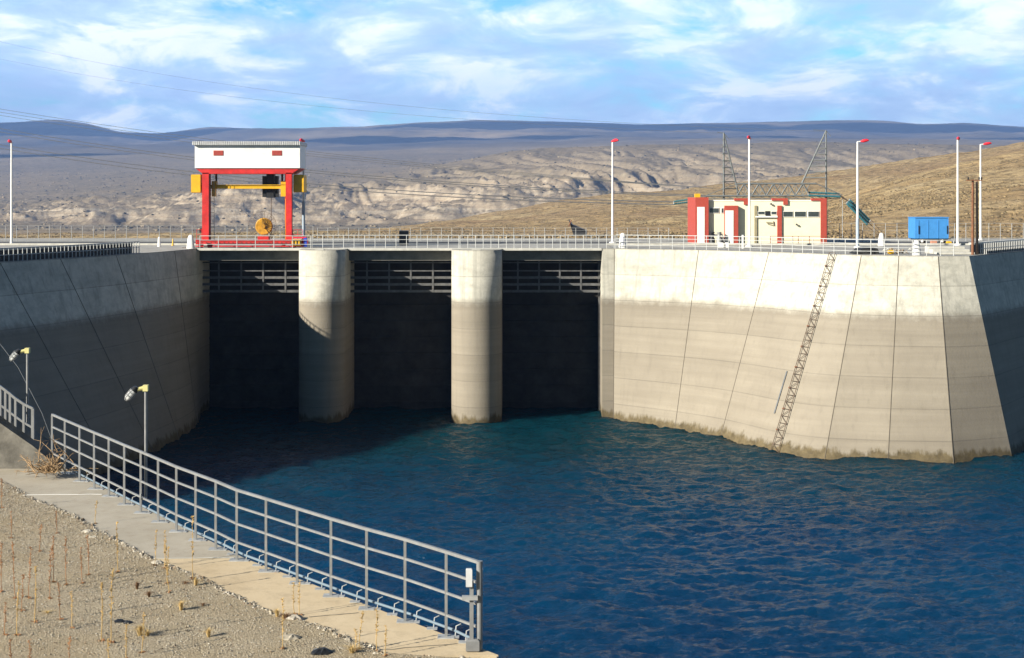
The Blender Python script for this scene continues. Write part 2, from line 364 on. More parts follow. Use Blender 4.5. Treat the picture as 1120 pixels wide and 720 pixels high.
# slope attribute for the rock mask
gy = np.gradient(HH, axis=0)/np.gradient(YY, axis=0)
gx = np.gradient(HH, axis=1)/np.gradient(XX, axis=1)
slope = np.sqrt(gx**2+gy**2)
rock = np.clip((slope-.16)/.25, 0, 1)*np.clip((YY-1650)/150, 0, 1)*(.30+.70*np.clip((2330-YY)/150, 0, 1))*(1-.85*leftup)*np.clip((3300-YY)/200, 0, 1)
scrubby = np.clip((YY-1000)/500, 0, 1)*1.0
faraway = np.clip((YY-4200)/2500, 0, 1)
def terrain_mat():
    m = bpy.data.materials.new('steppe hillside'); m.use_nodes = True; nt = m.node_tree
    b = nt.nodes['Principled BSDF']; b.inputs['Roughness'].default_value = .95; b.inputs['Specular IOR Level'].default_value = .1
    g = N(nt, 'ShaderNodeNewGeometry'); pos = g.outputs['Position']
    def at(n): a = N(nt, 'ShaderNodeAttribute'); a.attribute_name = n; return a.outputs['Fac']
    nl = noise(nt, pos, .006, 7, .6); nm = noise(nt, pos, .05, 8, .7); ns = noise(nt, pos, .28, 8, .75); nf = noise(nt, pos, .0012, 8, .6)
    # near tan steppe with tussocks
    tan = ramp(nt, nm, [(.28, (.30, .20, .10)), (.5, (.44, .32, .165)), (.72, (.56, .44, .26))])
    tan = mixc(nt, ramp(nt, nl, [(.45, 0), (.62, .55)]), tan, (.30, .19, .105))
    tuft = ramp(nt, ns, [(.47, 0), (.58, .85)])
    tan = mixc(nt, tuft, tan, (.15, .11, .06))
    # mid grey scrub
    gry = ramp(nt, nm, [(.3, (.115, .095, .062)), (.5, (.215, .175, .115)), (.7, (.34, .275, .18))])
    gry = mixc(nt, ramp(nt, nl, [(.42, 0), (.58, .7)]), gry, (.28, .22, .14))
    v = N(nt, 'ShaderNodeTexVoronoi'); v.inputs['Scale'].default_value = .035; nt.links.new(pos, v.inputs['Vector'])
    gry = mixc(nt, ramp(nt, v.outputs['Distance'], [(.12, .75), (.24, 0)]), gry, (.05, .048, .033))
    c = mixc(nt, at('scrub'), tan, gry)
    v2 = N(nt, 'ShaderNodeTexVoronoi'); v2.inputs['Scale'].default_value = .011; nt.links.new(pos, v2.inputs['Vector'])
    gry = mixc(nt, ramp(nt, v2.outputs['Distance'], [(.10, .6), (.2, 0)]), gry, (.06, .055, .04))
    # pale cliffs with strata
    sp = N(nt, 'ShaderNodeSeparateXYZ'); nt.links.new(pos, sp.inputs[0])
    zc = mathn(nt, 'ADD', mathn(nt, 'MULTIPLY', sp.outputs[2], .11), mathn(nt, 'MULTIPLY', nl, 2.2))
    st = N(nt, 'ShaderNodeCombineXYZ'); nt.links.new(zc, st.inputs[2])
    strata = noise(nt, st.outputs[0], 1.4, 6, .7)
    rk = ramp(nt, strata, [(.32, (.30, .225, .15)), (.46, (.46, .36, .24)), (.58, (.60, .51, .38)), (.72, (.38, .30, .20))])
    rk = mixc(nt, ramp(nt, noise(nt, pos, .02, 6, .65), [(.47, 0), (.60, .6)]), rk, (.24, .19, .13))
    c = mixc(nt, at('rock'), c, rk)
    fc = ramp(nt, nf, [(.35, (.07, .062, .048)), (.5, (.14, .115, .08)), (.60, (.25, .20, .13)), (.72, (.36, .28, .18))])
    c = mixc(nt, at('faraway'), c, fc)
    nt.links.new(c, b.inputs['Base Color'])
    bp = N(nt, 'ShaderNodeBump'); bp.inputs['Strength'].default_value = .7; bp.inputs['Distance'].default_value = 6
    nt.links.new(mathn(nt, 'ADD', nm, mathn(nt, 'MULTIPLY', ns, .35)), bp.inputs['Height']); nt.links.new(bp.outputs[0], b.inputs['Normal'])
    return m
gridmesh('hills', XX, YY, HH, terrain_mat(), {'rock': rock, 'scrub': scrubby, 'faraway': faraway}, kind='structure')

# low steppe bushes on the slopes
def bushes(name, n, y0, y1, smin, smax, cols, label):
    r_ = np.random.RandomState(21); t_ = r_.rand(n*3); Yv = y0*(y1/y0)**t_; Uv = r_.uniform(-160, 1300, n*3)
    dens = fbm((Uv-560)/F*Yv/50, Yv/50, 3)+r_.rand(n*3)*.45
    keep = np.argsort(-dens)[:n]; Yv, Uv = Yv[keep], Uv[keep]; Xv = (Uv-560)/F*Yv
    jr = np.log(Yv/134)/np.log(12200/134)*(NR-1); iu = (Uv+420)/1960*(len(U)-1)
    j0, i0 = jr.astype(int), iu.astype(int); fj, fi = jr-j0, iu-i0
    Zv = HH[j0, i0]*(1-fj)*(1-fi)+HH[j0+1, i0]*fj*(1-fi)+HH[j0, i0+1]*(1-fj)*fi+HH[j0+1, i0+1]*fj*fi
    k = 6; a = np.arange(k)*2*np.pi/k; sz = smin+(smax-smin)*r_.rand(n)**2.2
    V = np.zeros((n, 2*k+1, 3)); jit = r_.uniform(.7, 1.25, (n, 2*k))
    for q in range(k):
        for lay, (rr_, zz_) in enumerate(((.8, -.15), (1.0, .42))):
            V[:, lay*k+q, 0] = Xv+sz*rr_*np.cos(a[q]+lay*.5)*jit[:, lay*k+q]; V[:, lay*k+q, 1] = Yv+sz*rr_*np.sin(a[q]+lay*.5)*jit[:, lay*k+q]; V[:, lay*k+q, 2] = Zv+sz*zz_*jit[:, q]
    V[:, 2*k] = np.stack([Xv, Yv, Zv+sz*.85], -1)
    fs = []; 
    tri = [(q, (q+1) % k, k+(q+1) % k) for q in range(k)]+[(q, k+(q+1) % k, k+q) for q in range(k)]+[(k+q, k+(q+1) % k, 2*k) for q in range(k)]
    Fc = (np.array(tri)[None]+(np.arange(n)*(2*k+1))[:, None, None]).reshape(-1, 3).astype(np.int32)
    me = bpy.data.meshes.new(name); me.vertices.add(n*(2*k+1)); me.vertices.foreach_set('co', V.astype(np.float32).ravel())
    me.loops.add(Fc.size); me.loops.foreach_set('vertex_index', Fc.ravel()); me.polygons.add(len(Fc))
    me.polygons.foreach_set('loop_start', np.arange(0, Fc.size, 3, dtype=np.int32)); me.polygons.foreach_set('loop_total', np.full(len(Fc), 3, np.int32))
    for c in cols: me.materials.append(c)
    me.polygons.foreach_set('material_index', np.repeat(r_.choice(len(cols), n, p=[.45, .3, .25]), 3*k).astype(np.int32))
    me.update(calc_edges=True); o = bpy.data.objects.new(name, me); COL.objects.link(o)
    return tag(o, label, 'bushes', kind='stuff')
bc = [mat('dark scrub leaf', (.13, .10, .055), .95, var=.35, vscale=.5), mat('straw tussock', (.25, .185, .095), .95, var=.3, vscale=.5), mat('brown scrub', (.17, .12, .06), .95, var=.3, vscale=.5)]
bushes('steppe_scrub', 38000, 150, 1000, .09, .34, bc, 'low dark scrub and straw tussocks dotting the tan hillside behind the dam')

bd_ = [mat('far dark thicket', (.045, .045, .030), .95, var=.3, vscale=.05), mat('far brown thicket', (.12, .095, .055), .95, var=.3, vscale=.05), mat('far ochre boulder', (.34, .27, .17), .95, var=.3, vscale=.05)]
bushes('far_scrub', 8500, 1500, 4600, .5, 3.0, bd_, 'dark thickets and boulders sprinkled over the distant grey slopes and bluffs')

# ---------------------------------------------------------------- water
ZW = CH-17.65
def water_mat():
    m = bpy.data.materials.new('reservoir water'); m.use_nodes = True; nt = m.node_tree
    b = nt.nodes['Principled BSDF']; b.inputs['Roughness'].default_value = .17; b.inputs['IOR'].default_value = 1.33; b.subsurface_method = 'BURLEY'; b.inputs['Subsurface Weight'].default_value = 1.0; b.inputs['Subsurface Radius'].default_value = (.5, .8, 1.0); b.inputs['Subsurface Scale'].default_value = 4.0; b.inputs['Specular IOR Level'].default_value = .34
    g = N(nt, 'ShaderNodeNewGeometry'); pos = g.outputs['Position']
    n = noise(nt, pos, .05, 4, .5)
    sp = N(nt, 'ShaderNodeSeparateXYZ'); nt.links.new(pos, sp.inputs[0])
    c = ramp(nt, n, [(.35, (.0010, .024, .072)), (.65, (.0012, .036, .090))])
    gfac = mathn(nt, 'MULTIPLY', mathn(nt, 'SUBTRACT', mathn(nt, 'ADD', sp.outputs[1], mathn(nt, 'MULTIPLY', n, 16)), 76), .035, clamp=True)
    c = mixc(nt, gfac, c, (.0012, .026, .040))
    nt.links.new(c, b.inputs['Base Color'])
    bp = N(nt, 'ShaderNodeBump'); bp.inputs['Strength'].default_value = 1.0; bp.inputs['Distance'].default_value = .20
    h = mathn(nt, 'ADD', noise(nt, vmap(nt, pos, (.75, 1.3, 1)), 1.7, 7, .62, .3), mathn(nt, 'MULTIPLY', noise(nt, pos, 6, 4, .6), .25))
    nt.links.new(h, bp.inputs['Height']); nt.links.new(bp.outputs[0], b.inputs['Normal'])
    return m
wxs = np.linspace(-62, 75, 900); wys = np.linspace(28, 125, 760)
WX, WY = np.meshgrid(wxs, wys); WZ = np.zeros_like(WX)
for i in range(54):
    lam = rs.uniform(.7, 3.6); th = R(90)+rs.normal(0, .55); k = 2*np.pi/lam
    ph = k*(WX*np.cos(th)+WY*np.sin(th))+rs.rand()*7
    env = .5+.8*np.clip(fbm(WX/9+i*3.1, WY/9-i, 2)+.35, 0, 1)
    WZ += (np.exp(np.sin(ph)*1.0)-1.27)*lam*.0034*env
WZ += fbm(WX/2.4, WY/.8, 5, .62, True)*.13+fbm(WX/3.0, WY/1.0, 5, .62)*.32+fbm(WX/7+9, WY/5, 2)*.18
gridmesh('water', WX, WY, WZ*1.0+ZW, water_mat(), kind='structure')

# ---------------------------------------------------------------- deck and dam structure
LT = [(-25.5, 111), (-26.6, 105), (-28.3, 98), (-30.3, 92), (-32.5, 87), (-36, 80), (-42, 70), (-52, 55), (-62, 40)]
LF = [(-25.2, 111), (-24.4, 105.5), (-24.45, 100.7), (-25.0, 95.6), (-25.9, 89), (-27.2, 82), (-29.6, 73), (-34, 62), (-42, 48)]
def xy(px, Y): return ((px-560)/F*Y, Y)
RT = [xy(672, 110.8), xy(764, 107.8), xy(841, 104), xy(910, 99.6), xy(942, 98.0), xy(983, 97.0), xy(1026, 96.3), xy(1060, 96.5), xy(1120, 106), xy(1200, 122), xy(1235, 133)]
RF = [xy(671, 109.3), xy(738, 105.1), xy(788, 101.4), xy(846, 95.8), xy(902, 93.2), xy(971, 92.2), xy(1043, 91.9), xy(1107, 93.9), xy(1150, 103), xy(1215, 120), xy(1240, 132)]
def catmull(p, n, i0=0, i1=None):
    i1 = len(p)-1 if i1 is None else i1; o = []
    for i in range(len(p)-1):
        if not (i0 <= i < i1):
            for k in range(n):
                t_ = k/n; o.append((p[i][0]*(1-t_)+p[i+1][0]*t_, p[i][1]*(1-t_)+p[i+1][1]*t_))
            continue
        a, b, c, e = [Vector(p[max(0, min(len(p)-1, j))]) for j in (i-1, i, i+1, i+2)]
        for k in range(n):
            t_ = k/n; q = .5*((2*b)+(c-a)*t_+(2*a-5*b+4*c-e)*t_*t_+(3*b-a-3*c+e)*t_**3); o.append((q.x, q.y))
    o.append(p[-1]); return o
def wall_mesh(T, Fo, zt=0.0, zb=ZW-1.2, nz=12, back=1.0, sgn=1):
    mb = MB(); n = len(T); vs = []; zwl = ZW
    for (a, b) in zip(T, Fo):
        for k in range(nz+1):
            z = zt+(zb-zt)*k/nz; q = (z-zt)/(zwl-zt)
            vs.append((a[0]+(b[0]-a[0])*q, a[1]+(b[1]-a[1])*q, z))
    fs = [(i*(nz+1)+k, (i+1)*(nz+1)+k, (i+1)*(nz+1)+k+1, i*(nz+1)+k+1) for i in range(n-1) for k in range(nz)]
    mb.add(vs, fs, 0, True)
    tp = [(a[0], a[1], zt) for a in T]; bk = []
    for i, a in enumerate(T):
        p, q = T[max(0, i-1)], T[min(n-1, i+1)]; dx, dy = q[0]-p[0], q[1]-p[1]; L = math.hypot(dx, dy)
        bk.append((a[0]-dy/L*back*sgn, a[1]+dx/L*back*sgn, zt))
    mb.add(tp+bk, [(i, i+1, n+i+1, n+i) for i in range(n-1)], 0)
    mb.add(bk+[(x, y, -3) for x, y, z in bk], [(i, i+1, n+i+1, n+i) for i in range(n-1)], 0)
    return mb
def wallpt(T, Fo, i, z):
    q = z/ZW; a, b = T[i], Fo[i]; return Vector((a[0]+(b[0]-a[0])*q, a[1]+(b[1]-a[1])*q, z))
# right wall
LT2, LF2 = catmull(LT, 4), catmull(LF, 4)
RT2, RF2 = catmull(RT, 4, 0, 4), catmull(RF, 4, 0, 4)
rw = thing('retaining_wall', 'long sunlit battered concrete wall right of the sluice bays, white above and tan below', 'wall', (20, 105, 0))
o = wall_mesh(RT2, RF2).build('wall_face', M['dam'], rw)
o.data.shade_smooth()
bm = bmesh.new(); bm.from_mesh(o.data)
bmesh.ops.split_edges(bm, edges=[e for e in bm.edges if len(e.link_faces) == 2 and e.calc_face_angle(0) > R(9)]); bm.to_mesh(o.data); bm.free()
MB().box(7.3, 8.33, 110.95, 133, ZW-1, -.006).build('abutment', M['dam'], rw)
def joints(T, Fo, idx, root, out, w=.036):
    for i in idx:
        mb = MB(); o_ = Vector(out)*.012
        zs = [0.0-.02, -3, -6, -9, -12, ZW-.3]
        for a, b in zip(zs[:-1], zs[1:]): mb.bar(wallpt(T, Fo, i, a)+o_, wallpt(T, Fo, i, b)+o_, w, .03)
        mb.build('joint', M['joint'], root)
joints(RT2, RF2, [0, 4, 8, 16, 20, 24], rw, (-.4, -.9, 0))
lw = thing('retaining_wall', 'dark shaded concrete wall on the left side of the inlet channel', 'wall', (-28, 100, 0))
wall_mesh(LT2, LF2, sgn=-1).build('wall_face', M['dam'], lw)
MB().box(-27.0, -25.5, 111.05, 133, ZW-1, -.006).build('abutment', M['dam'], lw)
M['joint'] = mat('shaded joint filler', (.17, .155, .13), .9)
joints(LT2, LF2, [3, 8, 12, 16], lw, (.9, -.4, 0), .022)

# deck ground sheet (roadway on the crest and the yards at both sides)
def ngon_sheet(name, poly, z, m, **kw):
    bm = bmesh.new(); vs = [bm.verts.new((x, y, z)) for x, y in poly]
    f = bm.faces.new(vs); bmesh.ops.triangulate(bm, faces=[f]); bmesh.ops.recalc_face_normals(bm, faces=bm.faces)
    for f in bm.faces:
        if f.normal.z < 0: f.normal_flip()
    me = bpy.data.meshes.new(name); bm.to_mesh(me); bm.free(); me.materials.append(m)
    o = bpy.data.objects.new(name, me); COL.objects.link(o); return tag(o, **kw)
gm = MB()
def strip(A, B):
    n = len(A); gm.add([(x, y, .004) for x, y in A]+[(x, y, .004) for x, y in B], [(i, i+1, n+i+1, n+i) for i in range(n-1)])
strip(LT2, [(-80, y) for x, y in LT2]); strip(RT2, [(x, 140) for x, y in RT2])
gm.add([(-80, 111, .004), (-25.5, 111, .004), (-25.5, 140, .004), (-80, 140, .004), (-25.5, 112, .004), (8.3, 112, .004), (8.3, 140, .004)], [(0, 1, 2, 3), (4, 5, 6, 2)])
x9, y9 = RT2[-1]; gm.add([(x9, y9, .004), (80, y9, .004), (80, 140, .004), (x9, 140, .004)], [(0, 1, 2, 3)])
gm.build('ground', M['deck'], kind='structure')
asph = mat('asphalt', (.075, .073, .07), .9, var=.25, vscale=1.5)
ngon_sheet('road', [(-75, 121.5), (75, 121.5), (75, 129), (-75, 129)], .010, asph, kind='structure')

# bridge
br = thing('bridge', 'concrete crest bridge spanning the three sluice bays behind the red crane', 'bridge', (-9, 112, 0))
MB().box(-25.5, 7.3, 112.0, 134, -.6, -.002).build('deck_slab', M['deck'], br)
MB().box(-25.46, 7.26, 110.9, 112.3, -.17, .03, bev=.02).build('coping', M['coping'], br)
bays = [(-25.5, -16.95), (-13.3, -4.82), (-.82, 7.3)]
for a, b in bays:
    MB().box(a+.004, b-.004, 111.9, 112.6, -1.0, -.17).build('edge_beam', M['beam'], br)
# piers
def pier(xa, xb, label):
    t_ = thing('bridge_pier', label, 'pier', ((xa+xb)/2, 109, ZW))
    r = (xb-xa)/2; cx = (xa+xb)/2; n = 28
    pl = [(cx-r*math.cos(math.pi*k/n), 109.25-r*math.sin(math.pi*k/n)) for k in range(n+1)]+[(xb, 133), (xa, 133)]
    vs = [(x, y, z) for z in (ZW-1.2, -9, -4, -.002) for x, y in pl]; m_ = len(pl); mb = MB()
    for j in range(3):
        mb.add(vs, [], 0)
        fs = [(j*m_+i, j*m_+(i+1) % m_, (j+1)*m_+(i+1) % m_, (j+1)*m_+i) for i in range(m_)]
        mb.v = mb.v[:0]; mb.f += fs; mb.m += [0]*m_; mb.sm += [i < n for i in range(m_)]
    mb.v = vs; mb.f.append(list(range(3*m_, 4*m_))); mb.m.append(0); mb.sm.append(False)
    mb.build('shaft', M['dam'], t_)
    # recessed guide of the stop logs on both flanks, lifting eye on the nose
    MB().box(cx-.35, cx+.35, 107.6, 108.1, -.004, .05, bev=.01).build('cap_plate', M['coping'], t_)
    return t_
pier(-16.95, -13.3, 'round nosed concrete pier crossed by a slanting wall shadow, beside the red crane bay')
pier(-4.82, -.82, 'round nosed concrete pier sunlit down to the water, middle of the dam')
# sluice gates: lifted steel frame and the dark leaf behind
names = ['dark sluice gate bay under the red gantry crane', 'dark sluice gate bay between the two round piers', 'dark sluice gate bay beside the long sunlit wall']
for (a, b), nm in zip(bays, names):
    g = thing('sluice_gate', nm, 'gate', ((a+b)/2, 113, -4))
    w = b-a; Yg = 112.95
    for fz in (-1.22, -1.90, -2.46, -3.02, -3.58):
        hh = .10 if fz in (-1.22, -1.90) else .20
        MB().box(a+.01, b-.01, Yg, Yg+.16, fz-hh/2, fz+hh/2).build('beam', M['gate'], g)
    for k in (.16, .375, .585, .80):
        MB().box(a+w*k-.07, a+w*k+.07, Yg-.03, Yg-.004, -3.68, -1.1).build('upright', M['gate'], g)
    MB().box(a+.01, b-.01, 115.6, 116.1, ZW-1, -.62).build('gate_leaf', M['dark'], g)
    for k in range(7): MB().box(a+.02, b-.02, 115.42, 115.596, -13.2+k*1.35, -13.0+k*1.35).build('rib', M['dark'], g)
    MB().box(b-.16, b-.004, 113.4, 113.9, ZW-1, -1.05).build('guide_rail', M['gate'], g)

# ---------------------------------------------------------------- railings
def railing(name, label, cat, pts, h, nr, sp, m, rr=.028, pr=.03, group=None, back=None, basez=0.0, square=True):
    t_ = thing(name, label, cat, tuple(pts[0][:2])+(basez,), group)
    pts = [Vector((p[0], p[1], p[2] if len(p) > 2 else basez)) for p in pts]
    seg = [(b-a).length for a, b in zip(pts[:-1], pts[1:])]; L = sum(seg)
    def at(s_):
        for i, q in enumerate(seg):
            if s_ <= q+1e-6: return pts[i].lerp(pts[i+1], s_/q if q else 0)
            s_ -= q
        return pts[-1]
    n = max(1, round(L/sp)); P0 = [at(L*i/n) for i in range(n+1)]
    for p in P0:
        MB().tube([p, p+Vector((0, 0, h))], pr, 6).build('post', m, t_)
    for k in range(nr):
        z = h*(1-k/nr)+.0
        mb = MB()
        for a, b in zip(pts[:-1], pts[1:]): mb.tube([a+Vector((0, 0, z)), b+Vector((0, 0, z))], rr*(1.15 if k == 0 else .8), 6)
        mb.build('rail', m, t_)
    return t_
railing('railing', 'light steel railing on the bridge edge in front of the red crane base', 'railing', [(-25.3, 111.2), (-16.3, 111.2)], 1.02, 3, 1.42, M['galv_light'])
railing('railing', 'light steel railing on the bridge edge between the two piers', 'railing', [(-16.2, 111.25), (-4.3, 111.25)], 1.08, 3, .88, M['galv_light'])
railing('railing', 'light steel railing on the bridge edge over the bay beside the sunlit wall', 'railing', [(-4.2, 111.2), (8.3, 111.2)], 1.08, 3, .62, M['galv_light'])
off = [(x+.15, y+.45) for x, y in RT2[0:27]]
railing('railing', 'steel railing along the top of the long sunlit wall', 'railing', off, 1.1, 4, .95, M['galv_light'])
railing('fence', 'tall post and wire fence on the far side of the road, left of the crane', 'fence', [(-62, 131), (-19, 131)], 1.45, 5, 1.05, M['galv_old'], .012, .028)
railing('fence', 'post and wire fence on the far side of the road behind the bridge', 'fence', [(-18.6, 131.2), (15, 131.2)], 1.25, 5, 1.0, M['galv_old'], .014, .03)
railing('fence', 'post and wire fence on the far side of the road behind the blue cabin', 'fence', [(31.3, 131), (62, 131)], 1.7, 5, 1.1, M['galv_old'], .014, .03)

def parapet(T, i0, i1, label_r, label_w, offs, sp):
    pts = T[i0:i1+1]; q = []
    for i, a in enumerate(pts):
        p0, p1 = pts[max(0, i-1)], pts[min(len(pts)-1, i+1)]; dx, dy = p1[0]-p0[0], p1[1]-p0[1]; L = math.hypot(dx, dy)
        q.append((-dy/L*offs, dx/L*offs))
    r1 = [(a[0]+b[0]*.25, a[1]+b[1]*.25) for a, b in zip(pts, q)]
    r2 = [(a[0]+b[0]*1.0, a[1]+b[1]*1.0) for a, b in zip(pts, q)]
    railing('railing', label_r, 'railing', r1, .86, 2, sp, M['galv_light'], .03, .032)
    w = thing('parapet_wall', label_w, 'wall', (r2[0][0], r2[0][1], 0)); mb = MB(); cp = MB()
    for a, b in zip(r2[:-1], r2[1:]):
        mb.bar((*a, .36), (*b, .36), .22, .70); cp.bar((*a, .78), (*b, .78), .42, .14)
    mb.build('wall', M['parapet_shade'], w); cp.build('coping', M['coping'], w)
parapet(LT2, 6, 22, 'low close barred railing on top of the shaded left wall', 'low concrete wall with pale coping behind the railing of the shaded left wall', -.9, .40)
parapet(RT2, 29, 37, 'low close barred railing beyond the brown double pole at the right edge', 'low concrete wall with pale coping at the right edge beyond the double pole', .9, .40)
# raised kerb strip under the wire fence on the left
MB().box(-62, -26.2, 119.2, 119.6, 0.0, .16).build('kerb', M['coping'], kind='structure')
MB().box(8.2, 75, 119.2, 119.5, 0.0, .16).build('kerb', M['coping'], kind='structure')

# ---------------------------------------------------------------- ladder and gauge on the right wall
def wp(u, z):      # point on the right wall, u in control indices
    i = int(u*4); f_ = u*4-i; return wallpt(RT2, RF2, i, z).lerp(wallpt(RT2, RF2, i+1, z), f_)
outv = Vector((-.55, -.83, .12)).normalized()
la = thing('wall_ladder', 'rusty lattice access ladder running down the sunlit wall', 'ladder', wp(3.0, 0))
zs = np.linspace(.1, ZW+.05, 30)
Lp = [wp(2.96, min(z, -.0))+outv*.16+Vector((0, 0, max(z, 0))) for z in zs]; Rp = [wp(3.10, min(z, -.0))+outv*.16+Vector((0, 0, max(z, 0))) for z in zs]
MB().tube(Lp, .026, 6).build('stringer', M['rust'], la); MB().tube(Rp, .026, 6).build('stringer', M['rust'], la)
for i in range(len(zs)-1):
    mb = MB().tube([Lp[i], Rp[i+1]] if i % 2 == 0 else [Rp[i], Lp[i+1]], .020, 5)
    mb.tube([Lp[i], Rp[i]], .018, 5)
    mb.build('rung', M['rust'], la)
cor = mat('orange rust clamp', (.30, .12, .06), .8)
for i in range(2, 29, 3):
    MB().obox(Lp[i]-outv*.05, Vector((.08, 0, 0)), Vector((0, .06, 0)), Vector((0, 0, .045))).build('clamp', cor, la)
gz = np.linspace(-8.3, -11.2, 6)
gg = MB()
for a, b in zip(gz[:-1], gz[1:]): gg.bar(wp(2.82, a)+outv*.06, wp(2.82, b)+outv*.06, .10, .03)
gg.build('water_gauge', M['gauge'], label='narrow grey gauge strip fixed left of the rusty ladder on the sunlit wall', cat='gauge')

# ---------------------------------------------------------------- gantry crane
gc = thing('gantry_crane', 'red portal gantry crane with white machine house and yellow lifting gear on the bridge', 'crane', (-21.7, 113, 0))
Yc = 112.0
def X(px, Y=Yc): return (px-560)/F*Y
def Z(py, Y=Yc): return CH-(py-HZ)/F*Y
def cbox(n, m, x0, x1, y0, y1, Ya, Yb, parent=gc, bev=0.0):
    return MB().box(X(x0), X(x1), Ya, Yb, Z(y1), Z(y0), bev=bev).build(n, m, parent)
cbox('machine_house', M['white'], 213, 328, 158.5, 184, 112, 115.2)
rf = MB().box(X(211), X(329.3), 111.75, 115.5, Z(158.4), Z(156.4))
for k in range(58): x_ = X(211)+.075+k*.152; rf.box(x_-.045, x_+.045, 111.70, 115.5, Z(158.9), Z(154.8))
rf.build('roof', M['roofwhite'], gc)
for a in (233.5, 297.5):
    v = cbox('vent', M['vent'], a, a+10.8, 164.7, 170.3, 111.97, 112.02)
    sl_ = MB()
    for k in range(5): zz = Z(170)+k*.085; sl_.box(X(a+.6), X(a+10.2), 111.95, 111.965, zz, zz+.03)
    sl_.build('louvre', M['brick'], v)
mb = MB(); t0, t1 = Z(184), Z(190.2)
mb.add([(X(213), 112.1, t0), (X(328), 112.1, t0), (X(318.5), 112.1, t1), (X(221.5), 112.1, t1), (X(213), 115, t0), (X(328), 115, t0), (X(318.5), 115, t1), (X(221.5), 115, t1)],
       [(0,1,2,3), (4,7,6,5), (0,4,5,1), (3,2,6,7), (0,3,7,4), (1,5,6,2)])
mb.build('top_girder', M['red'], gc)
for a, b, Y0 in ((221, 228.3, 112.1), (312.4, 319, 112.1), (224, 229.3, 113.7), (311.6, 317.5, 113.7)):
    lg = MB(); x0, x1 = X(a, Y0), X(b, Y0)
    lg.box(x0, x1, Y0, Y0+.10, .5, Z(189)); lg.box(x0, x1, Y0+.40, Y0+.5, .5, Z(189)); lg.box(x0+.07, x1-.07, Y0+.10, Y0+.40, .5, Z(189))
    lg.build('leg', M['red'], gc)
bb = MB().box(X(214), X(332), 112, 112.55, .30, .62, bev=.02); bb.box(X(214), X(332), 111.93, 112.6, .12, .2); bb.box(X(214), X(332), 111.93, 112.6, .62, .67)
bb.box(X(214), X(332), 114.2, 114.7, .30, .62); bb.build('base_beam', M['red'], gc)
for px in (219, 229, 309, 321):
    MB().lathe((X(px), 112.0, .19), [(.05, 0), (.19, .0), (.19, .42), (.05, .42)], 14, axis='Y').build('wheel', M['black'], gc)
MB().box(-27, -14, 112.2, 112.34, .004, .045).build('crane_rail', M['rust'], label='flat steel crane rail laid along the bridge deck under the crane', cat='rail')
cbox('counterweight', M['yellow'], 208, 218.2, 191, 211, 112.3, 113.9, bev=.04)
cbox('counterweight', M['yellow'], 319.6, 331, 191, 210.5, 112.6, 114.2, bev=.04)
yb = MB().box(X(218), X(313), 113.0, 113.35, Z(206.4), Z(202.4)); yb.box(X(218), X(313), 112.9, 113.45, Z(202.6), Z(202)); yb.box(X(218), X(245), 112.95, 113.4, Z(206.4), Z(204))
yb.box(X(229), X(234), 112.9, 113.5, Z(206.5), Z(198)); yb.box(X(229), X(232.5), 112.9, 113.5, Z(215), Z(206)); yb.box(X(305), X(311), 112.9, 113.5, Z(215), Z(198))
yb.build('lifting_beam', M['yellow'], gc)
for px in (233, 306): MB().tube([(X(px), 113.2, Z(190)), (X(px), 113.2, Z(198))], .09, 8).build('hanger', M['rust'], gc)
cbox('hook_block', M['black'], 288, 296, 190.5, 216.5, 113.4, 114.3)
for a, b in ((283.3, 287.2), (297, 300.5)): cbox('sheave_cover', M['black'], a, b, 192.3, 215.8, 113.5, 114.1)
MB().tube([(X(292.4), 113.8, Z(216)), (X(292.4), 113.8, .7)], .03, 6).build('cable', M['rust'], gc)
MB().tube([(X(309.8), 113.3, Z(215)), (X(309.8), 113.3, .7)], .04, 6).build('cable', M['yellow'], gc)
# cable reel with spokes
rl = MB().lathe((X(286), 113.0, Z(248)), [(.14, -.10), (.16, .02), (.64, .0), (.70, .03), (.70, .09), (.40, .12), (.40, .30), (.68, .32), (.68, .38), (.05, .4)], 28, axis='Y', smooth=False); ro = rl.build('cable_reel', M['reel'], gc)
dk = MB()
for k in range(9):
    a = -.9+k*.33; dk.bar((X(286)+.2*math.cos(a), 112.93, Z(248)+.2*math.sin(a)), (X(286)+.68*math.cos(a), 112.96, Z(248)+.68*math.sin(a)), .035, .03)
dk.build('reel_rib', M['black'], ro)
hp = MB(); cz = Z(247)
for k in range(22):
    a = 2*math.pi*k/22; c_, s_ = math.cos(a), math.sin(a)
    hp.tube([(X(286)+.55*c_, 113.1, cz+.55*s_), (X(284)+1.15*c_, 113.2, cz+1.15*s_)], .014, 4)
ring = [(X(284)+1.15*math.cos(a), 113.2, cz+1.15*math.sin(a)) for a in np.linspace(0, 2*math.pi, 33)]
hp.tube(ring, .014, 4, cap=False); hp.build('reel_spokes', M['rust'], gc)
MB().box(X(280), X(292), 112.7, 113.5, .6, 1.0, bev=.03).build('reel_base', M['red'], gc)
MB().box(X(219.8)-.2, X(219.8)-.02, 112.3, 112.6, 1.25, 1.6, bev=.02).build('control_box', M['black'], gc)
ld = MB(); lx = X(229.5); ly = 112.05
for dx in (0, .34): ld.tube([(lx+dx, ly, .6), (lx+dx, ly, Z(190))], .02, 5)
for k in range(18): ld.tube([(lx, ly, .8+k*.3), (lx+.34, ly, .8+k*.3)], .014, 4)
ld.build('ladder', M['black'], gc)
